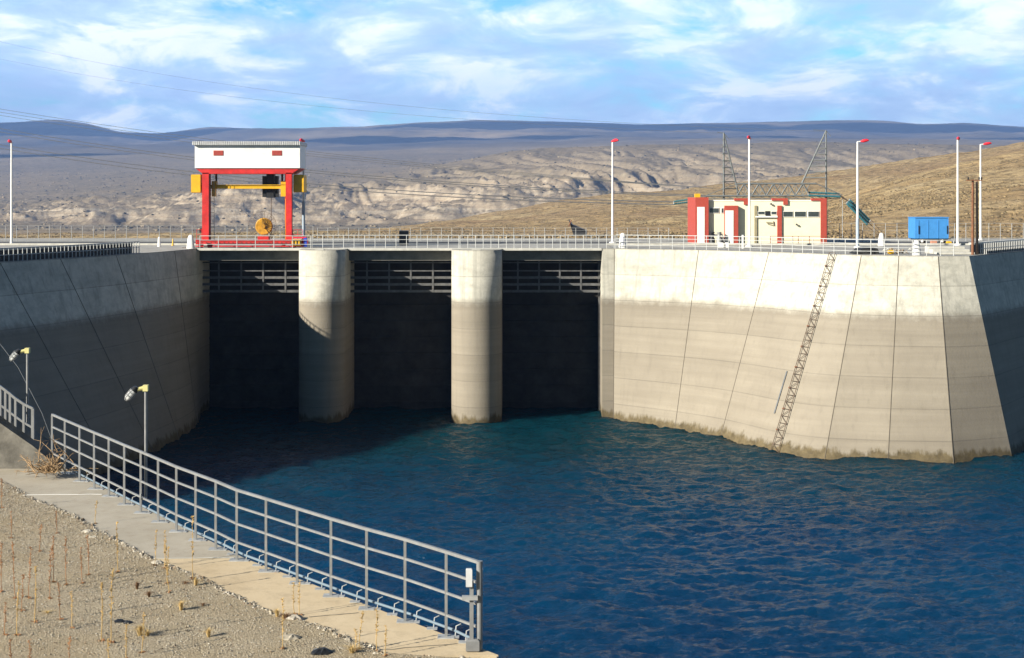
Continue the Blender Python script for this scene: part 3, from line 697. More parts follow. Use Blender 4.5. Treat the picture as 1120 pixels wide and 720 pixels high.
for sx_ in (214.5, 320):
    pr_ = MB(); 
    for k in range(3): pr_.tube([(X(sx_)+k*.4, 112.2, .62), (X(sx_)+k*.4, 112.2, 1.5)], .02, 5)
    for z_ in (1.1, 1.5): pr_.tube([(X(sx_), 112.2, z_), (X(sx_)+.8, 112.2, z_)], .018, 5)
    pr_.build('guard_rail', M['red'], gc)
bo = MB()
for k in range(24): bo.lathe((X(216)+k*.36, 111.99, .46), [(.035, 0), (.035, -.03)], 6, axis='Y')
bo.build('bolt_row', M['rust'], gc)
for q in (289.5, 294.6): MB().tube([(X(q), 113.8, Z(190)), (X(q), 113.8, Z(196))], .025, 5).build('cable', M['black'], gc)
# small gear beside crane
ye = thing('motor_unit', 'yellow and dark motor unit with red cover at the right foot of the red crane', 'motor', (X(326), 112.5, 0))
MB().box(X(319.6), X(330), 111.7, 112.45, .2, .72, bev=.05).build('housing', M['yellow'], ye)
MB().box(X(320), X(335), 111.9, 112.5, .80, .92).build('cover', M['lampred'], ye)
for q in (321.5, 325, 328.5): MB().box(X(q), X(q+1), 111.66, 111.69, .26, .66).build('vent_slot', M['black'], ye)
bbx = MB().box(X(332.6), X(336), 111.75, 112.05, .12, .85, bev=.03); bbx.build('post_box', mat('bright blue paint', (.02, .06, .45), .5), label='small blue box on the deck just right of the yellow motor unit', cat='box')
# black equipment cabinet on bridge
cb = thing('cabinet', 'small black equipment cabinet behind the bridge railing between the piers', 'cabinet', (X(441), 114, 0))
Yk = 118; MB().box((436.5-560)/F*Yk, (446.5-560)/F*Yk, Yk, Yk+.6, .05, 1.25, bev=.03).build('body', M['black'], cb)
MB().box((436.5-560)/F*Yk-.03, (446.5-560)/F*Yk+.03, Yk-.05, Yk+.65, 1.25, 1.3).build('lid', M['galv_old'], cb)

# ---------------------------------------------------------------- lamp posts
def lamp(px, ybase, ytop, head, label, grey=0.0, hd=1):
    Y = F*CH/(ybase-HZ); x = (px-560)/F*Y; H = CH-(ytop-HZ)/F*Y
    t_ = thing('street_lamp', label, 'street lamp', (x, Y, 0), 'tall white lamp posts with red lamps along the dam crest')
    g = H*grey
    MB().lathe((x, Y, 0), [(.32, 0), (.32, .08), (.13, .12), (.13, .3)], 14).build('foot', M['white'], t_)
    if g: MB().tube([(x, Y, .1), (x, Y, g)], .14, 12).build('lower_pole', M['polegrey'], t_)
    MB().tube([(x, Y, max(g, .1)), (x, Y, H)], [.105, .075], 12).build('pole', M['pole'], t_)
    L = head/F*Y; s_ = 1 if head > 0 else -1
    if abs(head) > 6:
        MB().tube([(x, Y, H-.02), (x+L*.45, Y-.05, H+.04)], .045, 8).build('arm', M['pole'], t_)
        mb = MB().tube([(x+L*.25, Y-.03, H), (x+L*.5, Y-.05, H+.05), (x+L*.8, Y-.08, H+.10), (x+L, Y-.1, H+.10)], [.06, .14, .13, .05], 10)
    else:
        mb = MB().tube([(x-.08*s_, Y, H+.02), (x+L*.3, Y-.5, H+.07), (x+L*.6, Y-.9, H+.09), (x+L, Y-1.2, H+.07)], [.07, .14, .15, .06], 10)
    mb.build('lamp_head', M['lampred'], t_)
lamp(12.6, 268, 156, 3, 'white lamp post at the far left edge above the shaded wall')
lamp(332, 270, 155, -1.5, 'lamp post just right of the red gantry crane, grey blue on its lower half', .43)
lamp(670, 266, 155, 5, 'white lamp post where the bridge meets the sunlit wall', 0)
lamp(819.5, 270, 152, -4.5, 'white lamp post standing in front of the cream building')
lamp(938, 271, 155, 12, 'lamp post with grey lower section and long red head, right of the cream building', .27)
lamp(1047.5, 268.5, 153, -5, 'white lamp post just right of the blue cabin trailer')
lamp(1072.5, 263, 158, 11.5, 'white lamp post with long red head behind the brown double pole')

# white marker stones
def marker(px, ybase, h, w, label, scrib=False):
    Y = F*CH/(ybase-HZ); s_ = F/Y; x = (px-560)/s_; H = h/s_; w0 = w/s_/2
    vs = []; mb = MB()
    pr = [(w0, 0), (w0*.98, H*.12), (w0*.72, H*.72), (w0*.60, H*.88), (w0*.38, H*.98), (w0*.08, H)]
    for r, z in pr:
        for k in range(16):
            a = 2*math.pi*(k+.5)/16; c_, q = math.cos(a), math.sin(a)
            e = 3.0; rr = r/((abs(c_)**e+abs(q)**e)**(1/e)); vs.append((x+rr*c_, Y+rr*q*.7, z))
    fs = [(i*16+k, i*16+(k+1) % 16, (i+1)*16+(k+1) % 16, (i+1)*16+k) for i in range(5) for k in range(16)]+[tuple(range(80, 96))]
    mb.add(vs, fs, 0, True); o = mb.build('marker_post', M['white'], label=label, cat='marker post', group='white tapered marker posts on the dam crest')
    if scrib:
        sc_ = MB(); pts = []
        rnd = random.Random(2)
        for k in range(15): zz = H*(.2+.55*k/14); fr = w0*(1-.33*zz/H/.75*1.0)
        for k in range(15):
            zz = H*(.18+.6*k/14); yy = Y-.7*w0*(1-.36*(zz/H))-.025
            pts.append((x+.04+(.05 if k % 2 else -.05)*rnd.uniform(.5, 1.2), yy, zz))
        sc_.tube(pts, .013, 4); sc_.build('brush_mark', M['inkblue'], o)
marker(208.5, 272, 15, 8.5, 'white marker post at the left end of the bridge, beside the crane')
marker(681, 271.5, 16.5, 8.5, 'white marker post with blue brush marks at the right end of the bridge', True)
marker(964, 269.3, 14.5, 7.5, 'white marker post on the yard behind the dark tarpaulin')
marker(1002.5, 279.3, 17, 9.5, 'white marker post on the wall edge below the blue cabin')
marker(174, 270, 11, 3.6, 'thin white marker post on the deck left of the crane')
MB().lathe(((189-560)/F*118, 118, 0), [(.12, 0), (.12, .06), (.07, .1), (.05, .55), (.02, .6)], 10).build('bollard', M['yellow'], label='small yellow bollard left of the crane by the kerb', cat='bollard')

# ---------------------------------------------------------------- building
Yb = 122.4
def bX(p): return (p-560)/F*Yb
def bZ(p): return CH-(p-HZ)/F*Yb
bd = thing('building', 'cream control building with brick red frames and columns behind the sunlit wall', 'building', (bX(830), Yb, 0))
def bbox(n, m, x0, x1, y0, y1, fr, dp=.3, parent=bd):    # fr: metres in front of the facade
    return MB().box(bX(x0), bX(x1), Yb-fr, Yb-fr+dp, bZ(y1), bZ(y0)).build(n, m, parent)
MB().box(bX(774.5), bX(903), Yb, Yb+7.5, 0, bZ(220)).build('wall', M['cream'], bd)
bbox('coping', M['wallwhite'], 774.5, 903, 218.8, 220, .04, 7.6)
MB().box(bX(760), bX(774.4), Yb-.35, Yb+5, 0, bZ(216)).build('stair_tower', M['brick'], bd)
bbox('panel', M['wallwhite'], 762, 770, 226.5, 267.3, .38, .03)
MB().box(bX(792), bX(806.5), Yb-.45, Yb-.004, 0, bZ(225)).build('porch_frame', M['brick'], bd)
bbox('panel', M['wallwhite'], 792.3, 801.3, 230.3, 267.4, .48, .03)
for a, b, c_ in ((803, 813.4, 818), (844, 856.6, 861.3), (887, 897.4, 903.8)):
    bbox('roof_frame', M['brick'], a, b, 217, 219.6, .12, .4); 
    bbox('roof_frame', M['brick'], b, c_, 217, 224 if c_ < 900 else 267.3, .15, .146 if c_ < 900 else 3)
bbox('column', M['brick'], 850, 854.8, 225, 267.4, .14, .136)
bbox('column', M['olive'], 825, 827.8, 225, 267.4, .10, .096)
for a, b in ((775.6, 786.6), (788.4, 791.6), (828.5, 836.6), (843, 849.4), (856, 867.4), (868.6, 881.6), (883.2, 896)):
    yt, yb_ = (227.3, 233.4) if a < 800 else (231, 235 if a < 850 else 237.6)
    fr = bbox('window', M['wallwhite'], a, b, yt, yb_, .05, .045)
    bbox('pane', M['glass'], a+.6, b-.6, yt+.6, yb_-.6, .07, .018, fr)
bbox('window', M['black'], 837.2, 842.4, 231, 238.6, .06, .05)
bbox('sill', M['wallwhite'], 826, 850, 236.4, 238, .18, .176)
bbox('sill', M['olive'], 828, 849.8, 238.2, 239, .10, .096)
for px, py in ((843, 223.5), (871, 246)):
    l = MB().tube([(bX(px), Yb, bZ(py)), (bX(px), Yb-.16, bZ(py)+.05)], .02, 6); l.lathe((bX(px), Yb-.16, bZ(py)-.05), [(.03, .16), (.10, .08), (.09, 0)], 8)
    l.build('wall_lamp', M['black'], bd)
mk = MB().bar((bX(838), Yb-.05, bZ(243.3)), (bX(845.8), Yb-.05, bZ(244.2)), .04, .10); mk.bar((bX(845.6), Yb-.05, bZ(242)), (bX(846.2), Yb-.05, bZ(247)), .04, .10); mk.bar((bX(839.5), Yb-.05, bZ(245)), (bX(845.6), Yb-.05, bZ(246.8)), .04, .08)
mk.build('pipe_bracket', M['olive'], bd)
MB().box(bX(760), bX(765.5), Yb-.3, Yb+.4, bZ(215.9), bZ(212)).build('roof_box', M['yellow'], bd)
# equipment at the foot of the building
eq = thing('pump_set', 'grey and dark pump set against the building wall left of the porch', 'pump', (bX(783), Yb-.8, 0))
for i, px in enumerate((777.5, 785)):
    MB().lathe((bX(px), Yb-.8, 0), [(.26, 0), (.26, .5), (.16, .6), (.16, .95), (.22, 1.0), (.22, 1.1)], 12).build('pump', M['black' if i == 0 else 'galv_old'], eq)
MB().tube([(bX(776), Yb-.8, 1.0), (bX(781), Yb-.8, .8), (bX(788), Yb-.8, .9), (bX(791), Yb-.8, .2)], .08, 8).build('pipe', M['galv'], eq)
wb1 = MB().box(X(785.5, 112.5), X(791, 112.5), 112.3, 112.8, 0.0, .44, bev=.04); wb1.build('utility_box', M['white'], label='larger white utility box on the wall top in front of the building porch', cat='box')
wb2 = MB().box(X(793.5, 112.5), X(797, 112.5), 112.3, 112.8, 0.0, .44, bev=.04); wb2.build('utility_box', M['white'], label='smaller white utility box next to the larger one in front of the porch', cat='box')
wb3 = MB().box(X(811, 111.5), X(812.6, 111.5), 111.2, 111.4, 0, 1.1); wb3.build('marker_post', M['white'], label='slim white post on the wall top in front of the building', cat='marker post')
hr = thing('handrail', 'short rusty orange handrail in front of the cream building', 'railing', (bX(866), Yb-2, 0))
for px in (838, 862, 868, 880, 897): MB().tube([(bX(px), Yb-2, 0), (bX(px), Yb-2, .75)], .035, 6).build('post', cor, hr)
MB().tube([(bX(838), Yb-2, .75), (bX(897), Yb-2, .75)], .022, 6).build('rail', cor, hr); MB().tube([(bX(838), Yb-2, .4), (bX(897), Yb-2, .4)], .022, 6).build('rail', cor, hr)

# ---------------------------------------------------------------- switchyard girder, masts, insulators, lines
Yt = 150.0
def tp(x, y, dY=0.0): return P(x, y, Yt+dY)
gd = thing('lattice_girder', 'steel lattice girder of the switchyard above the cream building roof', 'girder', tp(840, 214))
for dY in (0, 1.6):
    MB().tube([tp(806, 201, dY), tp(893, 201, dY)], .11, 6).build('chord', M['steeldark'], gd)
    MB().tube([tp(772, 214.5, dY), tp(918, 214, dY)], .11, 6).build('chord', M['steeldark'], gd)
    xs = list(range(806, 894, 8)); br_ = MB()
    for i, x0 in enumerate(xs[:-1]):
        a, b = (x0, xs[i+1]); br_.tube([tp(a, 201 if i % 2 else 214.3, dY), tp(b, 214.3 if i % 2 else 201, dY)], .085, 5)
    for i, x0 in enumerate(xs[:-1]): br_.tube([tp(x0, 214.3 if i % 2 else 201, dY), tp(xs[i+1], 201 if i % 2 else 214.3, dY)], .045, 4); br_.tube([tp(x0, 201, dY), tp(x0, 214.3, dY)], .03, 4)
    for x0 in range(775, 915, 9): br_.tube([tp(x0, 214.3, dY), tp(x0+9, 217.5, dY)], .03, 4)
    br_.tube([tp(775, 217.5, dY), tp(916, 217.5, dY)], .04, 5)
    br_.tube([tp(806, 201, dY), tp(772, 214, dY)], .04, 5); br_.tube([tp(893, 201, dY), tp(921, 213.5, dY)], .05, 5)
    br_.build('brace', M['steeldark'], gd)
def mast(label, xv, yt, xs_, ybase, side):
    t_ = thing('lattice_mast', label, 'mast', tp(xv, 262))
    top = tp(xv, yt, .8)
    legs = [(tp(xv, ybase, 0), top), (tp(xv+.6, ybase, 1.6), top), (tp(xs_, 201 if side < 0 else 214, .8), top)]
    legs[0] = (Vector((legs[0][0].x, Yt, -1)), top); legs[1] = (Vector((legs[1][0].x, Yt+1.6, -1)), top)
    for a, b in legs: MB().tube([a, b], [.11, .08], 6).build('leg', M['steeldark'], t_)
    sl0 = tp(xs_, 201 if side < 0 else 214, .8)
    n = 9; pr_ = None; br_ = MB()
    for k in range(1, n):
        f_ = k/n; z_ = sl0.z+(top.z-sl0.z)*f_
        va = Vector((tp(xv, 0).x, Yt+.8*f_, z_)); vb = sl0.lerp(top, f_); vc = Vector((tp(xv, 0).x, Yt+1.6-.8*f_, z_))
        br_.tube([va, vb], .055, 5); br_.tube([vc, vb], .055, 5); br_.tube([va, vc], .028, 5)
        if pr_: br_.tube([pr_[0] if k % 2 else pr_[1], vb if k % 2 else va], .028, 5)
        pr_ = (va, vb)
    br_.tube([top, top+Vector((-1.4 if side < 0 else -.7, 0, .08))], .03, 5)
    br_.tube([top, top+Vector((.55, 0, -.65))], .035, 5)
    br_.build('brace', M['steeldark'], t_)
mast('thinner left lattice mast rising above the roof of the cream building', 791.5, 145.5, 808, 213, 1)
mast('right lattice mast with a long slanting leg above the cream building', 903.5, 143, 877, 213, -1)
def insul(pa, pb, n, r, label, dz=.36):
    a0, b0 = Vector(pa), Vector(pb); t_ = thing('insulator_string', label, 'insulator', a0)
    dr = (b0-a0).normalized(); pp = dr.cross(Vector((0, 1, 0))).normalized()
    for k in range(n):
        o_ = pp*(k-(n-1)/2)*dz+Vector((0, .5*(k-(n-1)/2), 0)); pts = []; rr = []
        m_ = 26
        for i in range(m_+1):
            pts.append(a0.lerp(b0, i/m_)+o_); rr.append(r if i % 2 else r*.62)
        MB().tube(pts, rr, 10).build('insulator', M['teal'], t_)
    MB().tube([a0-pp*dz*(n-1)/2, a0+pp*dz*(n-1)/2], .06, 6).build('yoke', M['galv_old'], t_); MB().tube([b0-pp*dz*(n-1)/2, b0+pp*dz*(n-1)/2], .06, 6).build('yoke', M['galv_old'], t_)
insul(tp(884, 212.3), tp(919, 213.7), 2, .12, 'level pair of teal insulators at the right end of the roof girder', .34)
insul(tp(927.5, 220.5), tp(950, 243.5), 3, .15, 'slanting bundle of teal insulators hanging right of the cream building', .34)
insul(tp(764, 218.2), tp(737, 222), 2, .11, 'pair of teal insulators pulling left from the girder beside the building', .28)
rg = thing('drop_wires', 'thin wires leading from the slanting teal insulators down to the yard', 'wires', tp(966, 258))
for dx in (-3, 0, 3): MB().tube([tp(950+dx, 243.5-dx*.8), tp(968+dx, 262)], .035, 5).build('wire', M['rust'], rg)
MB().tube([tp(918, 213.4), tp(927.5, 220)], .09, 6).build('link', M['rust'], rg)
MB().tube([tp(921.5, 216), Vector((tp(921.5, 0).x, Yt, -1))], .04, 6).build('stay_pole', M['galv_old'], label='thin grey pole under the joint of the teal insulators', cat='pole')
def wire(pts, r, label):
    pts = [P(*p) for p in pts]
    a, b, c_ = pts; n = 26; o_ = []
    for i in range(n+1):
        t_ = i/n; 
        # quadratic through three points in their own chord parameter
        tm = (b-a).length/((b-a).length+(c_-b).length)
        L0 = (t_-tm)*(t_-1)/((0-tm)*(0-1)); L1 = t_*(t_-1)/(tm*(tm-1)); L2 = t_*(t_-tm)/(1-tm)
        o_.append(a*L0+b*L1+c_*L2)
    MB().tube(o_, r, 5).build('power_line', M['wire'], label=label, cat='power line', group='power lines crossing the sky and hills on the left')
YA, YB2 = 260, 152
wire([(-90, 22, YA), (280, 97, 205), (903, 144, YB2)], .014, 'highest thin power line, running from the top left across the clouds')
wire([(-90, 44, YA), (240, 104, 205), (791, 146, YB2)], .014, 'second highest thin power line across the clouds')
for k, (a, b) in enumerate(((117, 152), (120.5, 155), (124, 158))):
    wire([(-90, a-13, YA), (210, b-2, 215), (780, 206, YB2)], .034, ['top', 'middle', 'bottom'][k]+' line of the triple bundle passing over the left mountain crest')
wire([(-90, 124, YA), (210, 172, 215), (772, 214, YB2)], .052, 'upper line of the pair below the left mountain crest, thicker than the bundle above')
wire([(-90, 128, YA), (210, 175, 215), (773, 215.5, YB2)], .052, 'lower line of the pair below the left mountain crest, thicker than the bundle above')
wire([(-90, 142, YA), (210, 188, 215), (737, 221, YB2)], .058, 'upper line of the lowest thick pair, reaching the white crane house')
wire([(-90, 146, YA), (210, 192, 215), (737, 224, YB2)], .058, 'lower line of the lowest thick pair, reaching the teal insulators on the left')

# ---------------------------------------------------------------- blue cabin trailer
bt = thing('cabin_trailer', 'bright blue ribbed cabin trailer parked on the yard right of the building', 'trailer', P(1019, 268, 121))
Y2 = 121.0
def b2(p): return (p-560)/F*Y2
def z2(p): return CH-(p-HZ)/F*Y2
MB().box(b2(1001), b2(1037.5), Y2, Y2+2.1, z2(261.5), z2(238.5), bev=.05).build('body', M['blue'], bt)
for q in (1004.5, 1015, 1026, 1037): MB().box(b2(q)-.04, b2(q)+.04, Y2-.03, Y2-.003, z2(260.5), z2(241)).build('rib', M['blue'], bt)
MB().box(b2(1001)-.03, b2(1037.5)+.03, Y2-.06, Y2+2.15, z2(238.5), z2(237.6)).build('roof', M['blue'], bt)
for q in (1004.9, 1036): MB().box(b2(q)-.04, b2(q)+.04, Y2-.07, Y2-.034, z2(256), z2(247)).build('latch', M['black'], bt)
MB().box(b2(1003), b2(1037), Y2+.1, Y2+1.9, z2(263.2), z2(261.6)).build('chassis', M['black'], bt)
for q in (1009, 1031):
    w_ = MB().lathe((b2(q), Y2+.02, .30), [(.1, 0), (.29, .02), (.30, .2), (.1, .24)], 16, axis='Y').build('wheel', M['rubber'], bt)
    MB().lathe((b2(q), Y2-.01, .30), [(.03, 0), (.14, .01), (.14, .04)], 12, axis='Y').build('rim', M['white'], w_)
MB().box(b2(1037.5), b2(1044), Y2+1.0, Y2+1.1, .42, .5).build('drawbar', M['black'], bt)
jk = MB().box(b2(1017), b2(1023), Y2-.5, Y2-.1, 0.01, .34, bev=.03); jk.build('crate', mat('salmon paint', (.5, .24, .16), .7), label='small salmon coloured crate on the ground in front of the blue cabin', cat='crate')
jk = MB().box(b2(1034), b2(1038.5), Y2-.6, Y2-.15, 0.01, .30, bev=.06); jk.build('generator', M['yellow'], label='small yellow generator on the ground at the right foot of the blue cabin', cat='generator')

# brown double pole
dp = thing('utility_pole', 'brown wooden double pole with a short crossarm at the right corner of the wall', 'utility pole', PZ(1066, 279, 0))
Yd = 98.6
MB().tube([P(1063.8, 279.4, Yd), P(1064, 196.5, Yd)], [.10, .08], 10).build('pole', M['wood'], dp)
MB().tube([P(1068.8, 279.2, Yd+.3), P(1068.4, 197, Yd+.3)], [.09, .07], 10).build('pole', mat('pale wood', (.34, .20, .12), .85, var=.3, vscale=5), dp)
MB().bar(P(1057, 197.4, Yd-.15), P(1074.5, 197.4, Yd-.15), .06, .07).build('crossarm', M['wood'], dp)
for q in (1059, 1071, 1073.5): MB().lathe(P(q, 197, Yd-.15), [(.03, 0), (.07, .08), (.05, .2), (.02, .22)], 8).build('insulator', M['rubber'], dp)
# stepped low concrete wall near pole
lwb = thing('low_wall', 'low stepped concrete wall on the wall top left of the brown double pole', 'wall', (32, 101, 0))
for k in range(3):
    MB().box(X(1021, 100), X(1061, 100), 99.0+k*1.1, 99.9+k*1.1, 0.01, .16+.17*k, bev=.01).build('step', M['coping'], lwb)
# dark tarpaulin pile, rubble
tb = MB(); prf = [(934, 278.8), (937, 276.5), (942, 273), (948, 271.5), (955, 271.5), (960, 272), (961.5, 275), (961.7, 278.8)]
f0 = [P(a, b, 99.6) for a, b in prf]; f1 = [p+Vector((.1, 2.0, 0)) for p in f0]; n_ = len(prf)
for k, v in enumerate(f0): v.z = max(v.z, .01); f1[k].z = v.z*1.1
tb.add(f0+f1, [tuple(range(n_)), tuple(range(n_, 2*n_))[::-1]]+[(i, (i+1) % n_, n_+(i+1) % n_, n_+i) for i in range(n_)])
tb.build('tarpaulin_pile', M['rubber'], label='low black tarpaulin covered pile behind the railing at the wall top', cat='pile')
def rocks(mb, n, fn, rng, smin, smax):
    for i in range(n):
        c_ = fn(); s_ = smin+(smax-smin)*rng.random()**2; base = []
        ax = [rng.uniform(.6, 1.2) for _ in range(3)]; th = rng.uniform(0, 6.3)
        pts = [(1,0,0), (0,1,0), (-1,0,0), (0,-1,0), (0,0,.8), (0,0,-.5), (.6,.6,.45), (-.6,-.55,.5)]
        vs = []
        for x_, y_, z_ in pts[:6]:
            x_, y_, z_ = x_*ax[0]*rng.uniform(.8, 1.2), y_*ax[1]*rng.uniform(.8, 1.2), z_*ax[2]*rng.uniform(.8, 1.2)
            vs.append((c_[0]+s_*(x_*math.cos(th)-y_*math.sin(th)), c_[1]+s_*(x_*math.sin(th)+y_*math.cos(th)), c_[2]+s_*z_))
        mb.add(vs, [(0,1,4), (1,2,4), (2,3,4), (3,0,4), (1,0,5), (2,1,5), (3,2,5), (0,3,5)], rng.choice((0, 0, 0, 1, 2)))
rg_ = random.Random(11)
rb = MB(); rocks(rb, 70, lambda: (X(rg_.gauss(982, 8), 100.5), 100.5+rg_.uniform(-.7, .9), .05+abs(rg_.gauss(0, .12))), rg_, .07, .2)
rb.build('rubble_heap', [M['rubble'], M['coping'], M['rubble']], label='small heap of brown rubble beside the black tarpaulin pile', cat='rubble', kind='stuff')
MB().box(X(970, 100), X(975, 100), 99.4, 99.8, .01, .3, bev=.05).build('machine', M['yellow'], label='small yellow compactor box between the tarpaulin and the rubble', cat='machine')
# hut and thing on the hillside
hb = thing('hut', 'tiny white hut low on the tan hillside at the right edge', 'hut', P(1106, 246, 300))
MB().box(P(1103.5, 0, 300).x, P(1106, 0, 300).x+.5, 300, 302, P(0, 250, 300).z-1, P(0, 241, 300).z).build('wall', M['wallwhite'], hb)
MB().box(P(1106, 0, 300).x+.52, P(1110, 0, 300).x, 300.2, 302, P(0, 250, 300).z-1, P(0, 243.5, 300).z).build('annex', M['cream'], hb)
sh = thing('shelter', 'dark pointed frame standing on the tan slope behind the bridge', 'frame', P(630, 254, 200))
q = [P(622, 241, 200), P(626, 246, 200), P(629, 247, 200), P(641.5, 252.5, 200), P(641.5, 257, 200), P(627, 257, 200), P(624.5, 248.5, 200)]
mb = MB(); n_ = len(q); mb.add(q+[p+Vector((.2, 1.8, 0)) for p in q], [tuple(range(n_)), tuple(range(n_, 2*n_))[::-1]]+[(i, (i+1) % n_, n_+(i+1) % n_, n_+i) for i in range(n_)])
mb.build('cover', M['black'], sh)
MB().tube([P(622, 248, 199.8), P(625, 240.5, 199.8)], .08, 6).build('strut', M['wood'], sh)

# ================================================================ FOREGROUND
ZP = -1.7
def G(x, y, z=ZP): return PZ(x, y, z)
posts_px = [(57, 510.5), (71, 518), (87, 526.5), (103, 535), (119, 543), (136, 552), (154, 561), (173, 571), (193, 581.5), (214, 591), (236, 601), (259, 613),
            (291, 625), (325, 638), (362, 652), (401, 666), (443, 680), (488, 697)]
PB = [G(*p) for p in posts_px]; PE = G(524.5, 711.5)
# walkway slab
right_edge = [G(-60, 458)]+[G(20, 498)]+[p+(Vector((.13, .09, 0))) for p in (PB[0], PB[11])]+[G(545, 716.5)]
left_px = [(-40, 505), (0, 527), (30, 545), (75, 562), (100, 578), (165, 612), (215, 632), (280, 665), (350, 686), (420, 717)]
LEG = [G(*p) for p in left_px]
def conc_path():
    m = bpy.data.materials.new('walkway concrete'); m.use_nodes = True; nt = m.node_tree
    b = nt.nodes['Principled BSDF']; b.inputs['Roughness'].default_value = .9; b.inputs['Specular IOR Level'].default_value = .2
    g = N(nt, 'ShaderNodeNewGeometry'); pos = g.outputs['Position']
    sp = N(nt, 'ShaderNodeSeparateXYZ'); nt.links.new(pos, sp.inputs[0])
    n1 = noise(nt, pos, .9, 8, .65); n2 = noise(nt, pos, 5, 8, .7); n3 = noise(nt, pos, 40, 4, .6)
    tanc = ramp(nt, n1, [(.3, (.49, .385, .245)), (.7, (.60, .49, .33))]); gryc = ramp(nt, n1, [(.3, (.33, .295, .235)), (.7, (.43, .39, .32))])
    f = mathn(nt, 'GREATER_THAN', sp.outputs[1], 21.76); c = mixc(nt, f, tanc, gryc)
    c = mixc(nt, ramp(nt, n2, [(.5, 0), (.75, .45)]), c, (.25, .20, .14))
    c = mixc(nt, ramp(nt, n3, [(.6, 0), (.75, .35)]), c, (.2, .17, .13))
    nt.links.new(c, b.inputs['Base Color'])
    bp = N(nt, 'ShaderNodeBump'); bp.inputs['Strength'].default_value = .35; bp.inputs['Distance'].default_value = .01
    nt.links.new(mathn(nt, 'ADD', n2, n3), bp.inputs['Height']); nt.links.new(bp.outputs[0], b.inputs['Normal']); return m
wm = conc_path()
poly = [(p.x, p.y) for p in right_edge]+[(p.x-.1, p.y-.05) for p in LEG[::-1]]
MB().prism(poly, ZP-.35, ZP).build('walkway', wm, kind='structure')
# expansion joints: white seam and cracks
for (a, b, m_, w_) in (((24, 541.5), (112, 541), M['wallwhite'], .03), ((160, 611), (256, 610.5), M['coping'], .03), ((338, 675), (392, 671), M['joint'], .008), ((420, 711), (500, 704.5), M['joint'], .008)):
    A, B = G(*a), G(*b); jm = MB(); k_ = 7; pts = [A.lerp(B, i/k_)+Vector((random.uniform(-.008, .008), random.uniform(-.02, .02), .006)) for i in range(k_+1)]
    for p, q in zip(pts[:-1], pts[1:]): jm.bar(p, q, w_, .004)
    jm.build('expansion_joint', m_, kind='structure')
# kerb nib at the water edge
kn = MB(); e0 = right_edge[2]; e1 = right_edge[3]; e2 = right_edge[4]
# ground with gravel, gently rolling
def gravel_mat():
    m = bpy.data.materials.new('gravel ground'); m.use_nodes = True; nt = m.node_tree
    b = nt.nodes['Principled BSDF']; b.inputs['Roughness'].default_value = .95; b.inputs['Specular IOR Level'].default_value = .15
    g = N(nt, 'ShaderNodeNewGeometry'); pos = g.outputs['Position']
    v = N(nt, 'ShaderNodeTexVoronoi'); v.inputs['Scale'].default_value = 42; nt.links.new(pos, v.inputs['Vector'])
    n1 = noise(nt, pos, .8, 6, .6); n2 = noise(nt, pos, 18, 8, .75)
    c = ramp(nt, n2, [(.3, (.26, .21, .14)), (.5, (.38, .315, .215)), (.68, (.50, .43, .31))])
    sepc = N(nt, 'ShaderNodeSeparateColor'); nt.links.new(v.outputs['Color'], sepc.inputs[0])
    c = mixc(nt, .55, c, ramp(nt, sepc.outputs[0], [(0, (.23, .19, .13)), (.6, (.34, .285, .20)), (.93, (.42, .365, .27)), (1, (.56, .51, .41))]))
    c = mixc(nt, ramp(nt, n1, [(.42, 0), (.62, .5)]), c, (.30, .235, .14))
    nt.links.new(c, b.inputs['Base Color'])
    bp = N(nt, 'ShaderNodeBump'); bp.inputs['Strength'].default_value = .7; bp.inputs['Distance'].default_value = .015
    nt.links.new(mathn(nt, 'SUBTRACT', n2, v.outputs['Distance']), bp.inputs['Height']); nt.links.new(bp.outputs[0], b.inputs['Normal']); return m
ev = [(p.x, p.y) for p in LEG]
ev = [(ev[0][0]-12, ev[0][1]+9)]+ev+[(.2, 16.9), (.2, 4)]
eY = np.array([p[1] for p in ev])[::-1]; eX = np.array([p[0] for p in ev])[::-1]
gy_ = np.linspace(4, 42, 260); cols = np.linspace(0, 1, 200)
GXm = np.zeros((260, 200)); GYm = np.zeros((260, 200))
for j, y_ in enumerate(gy_):
    xe = np.interp(y_, eY, eX); GXm[j] = -45+(xe-.02+45)*cols; GYm[j] = y_
edge_d = 1-np.broadcast_to(cols, GXm.shape)
GZ = ZP+.02+fbm(GXm/1.7, GYm/1.7, 4)*.05*np.clip(edge_d*12, 0, 1)+fbm(GXm/.3, GYm/.3, 3)*.012
gridmesh('gravel_ground', GXm, GYm, GZ, gravel_mat(), kind='structure')
def gz_at(x, y): 
    j = int(np.clip((y-4)/38*259, 0, 259)); xe = np.interp(y, eY, eX); i = int(np.clip((x+45)/(xe-.02+45)*199, 0, 199)); return float(GZ[j, i])
# loose stones
rg2 = random.Random(5); st = MB()
def stone_pos():
    while True:
        y_ = rg2.uniform(16.2, 29.5); x_ = rg2.uniform(-.385*y_, np.interp(y_, eY, eX)+.05)
        return (x_, y_, gz_at(x_, y_)+.004)
rocks(st, 16000, stone_pos, rg2, .005, .019)
def edge_pos():
    y_ = rg2.uniform(16.9, 27); x_ = float(np.interp(y_, eY, eX))+rg2.gauss(-.02, .06); return (x_, y_, ZP+.015)
rocks(st, 900, edge_pos, rg2, .012, .045)
ms = [mat('grey stone', (.36, .32, .25), .9, var=.4, vscale=9), mat('pale stone', (.45, .41, .34), .9, var=.3, vscale=9), mat('brown stone', (.22, .165, .11), .9, var=.3, vscale=9)]
st.build('gravel', ms, kind='stuff', label='loose grey gravel spread over the ground left of the walkway', cat='gravel')
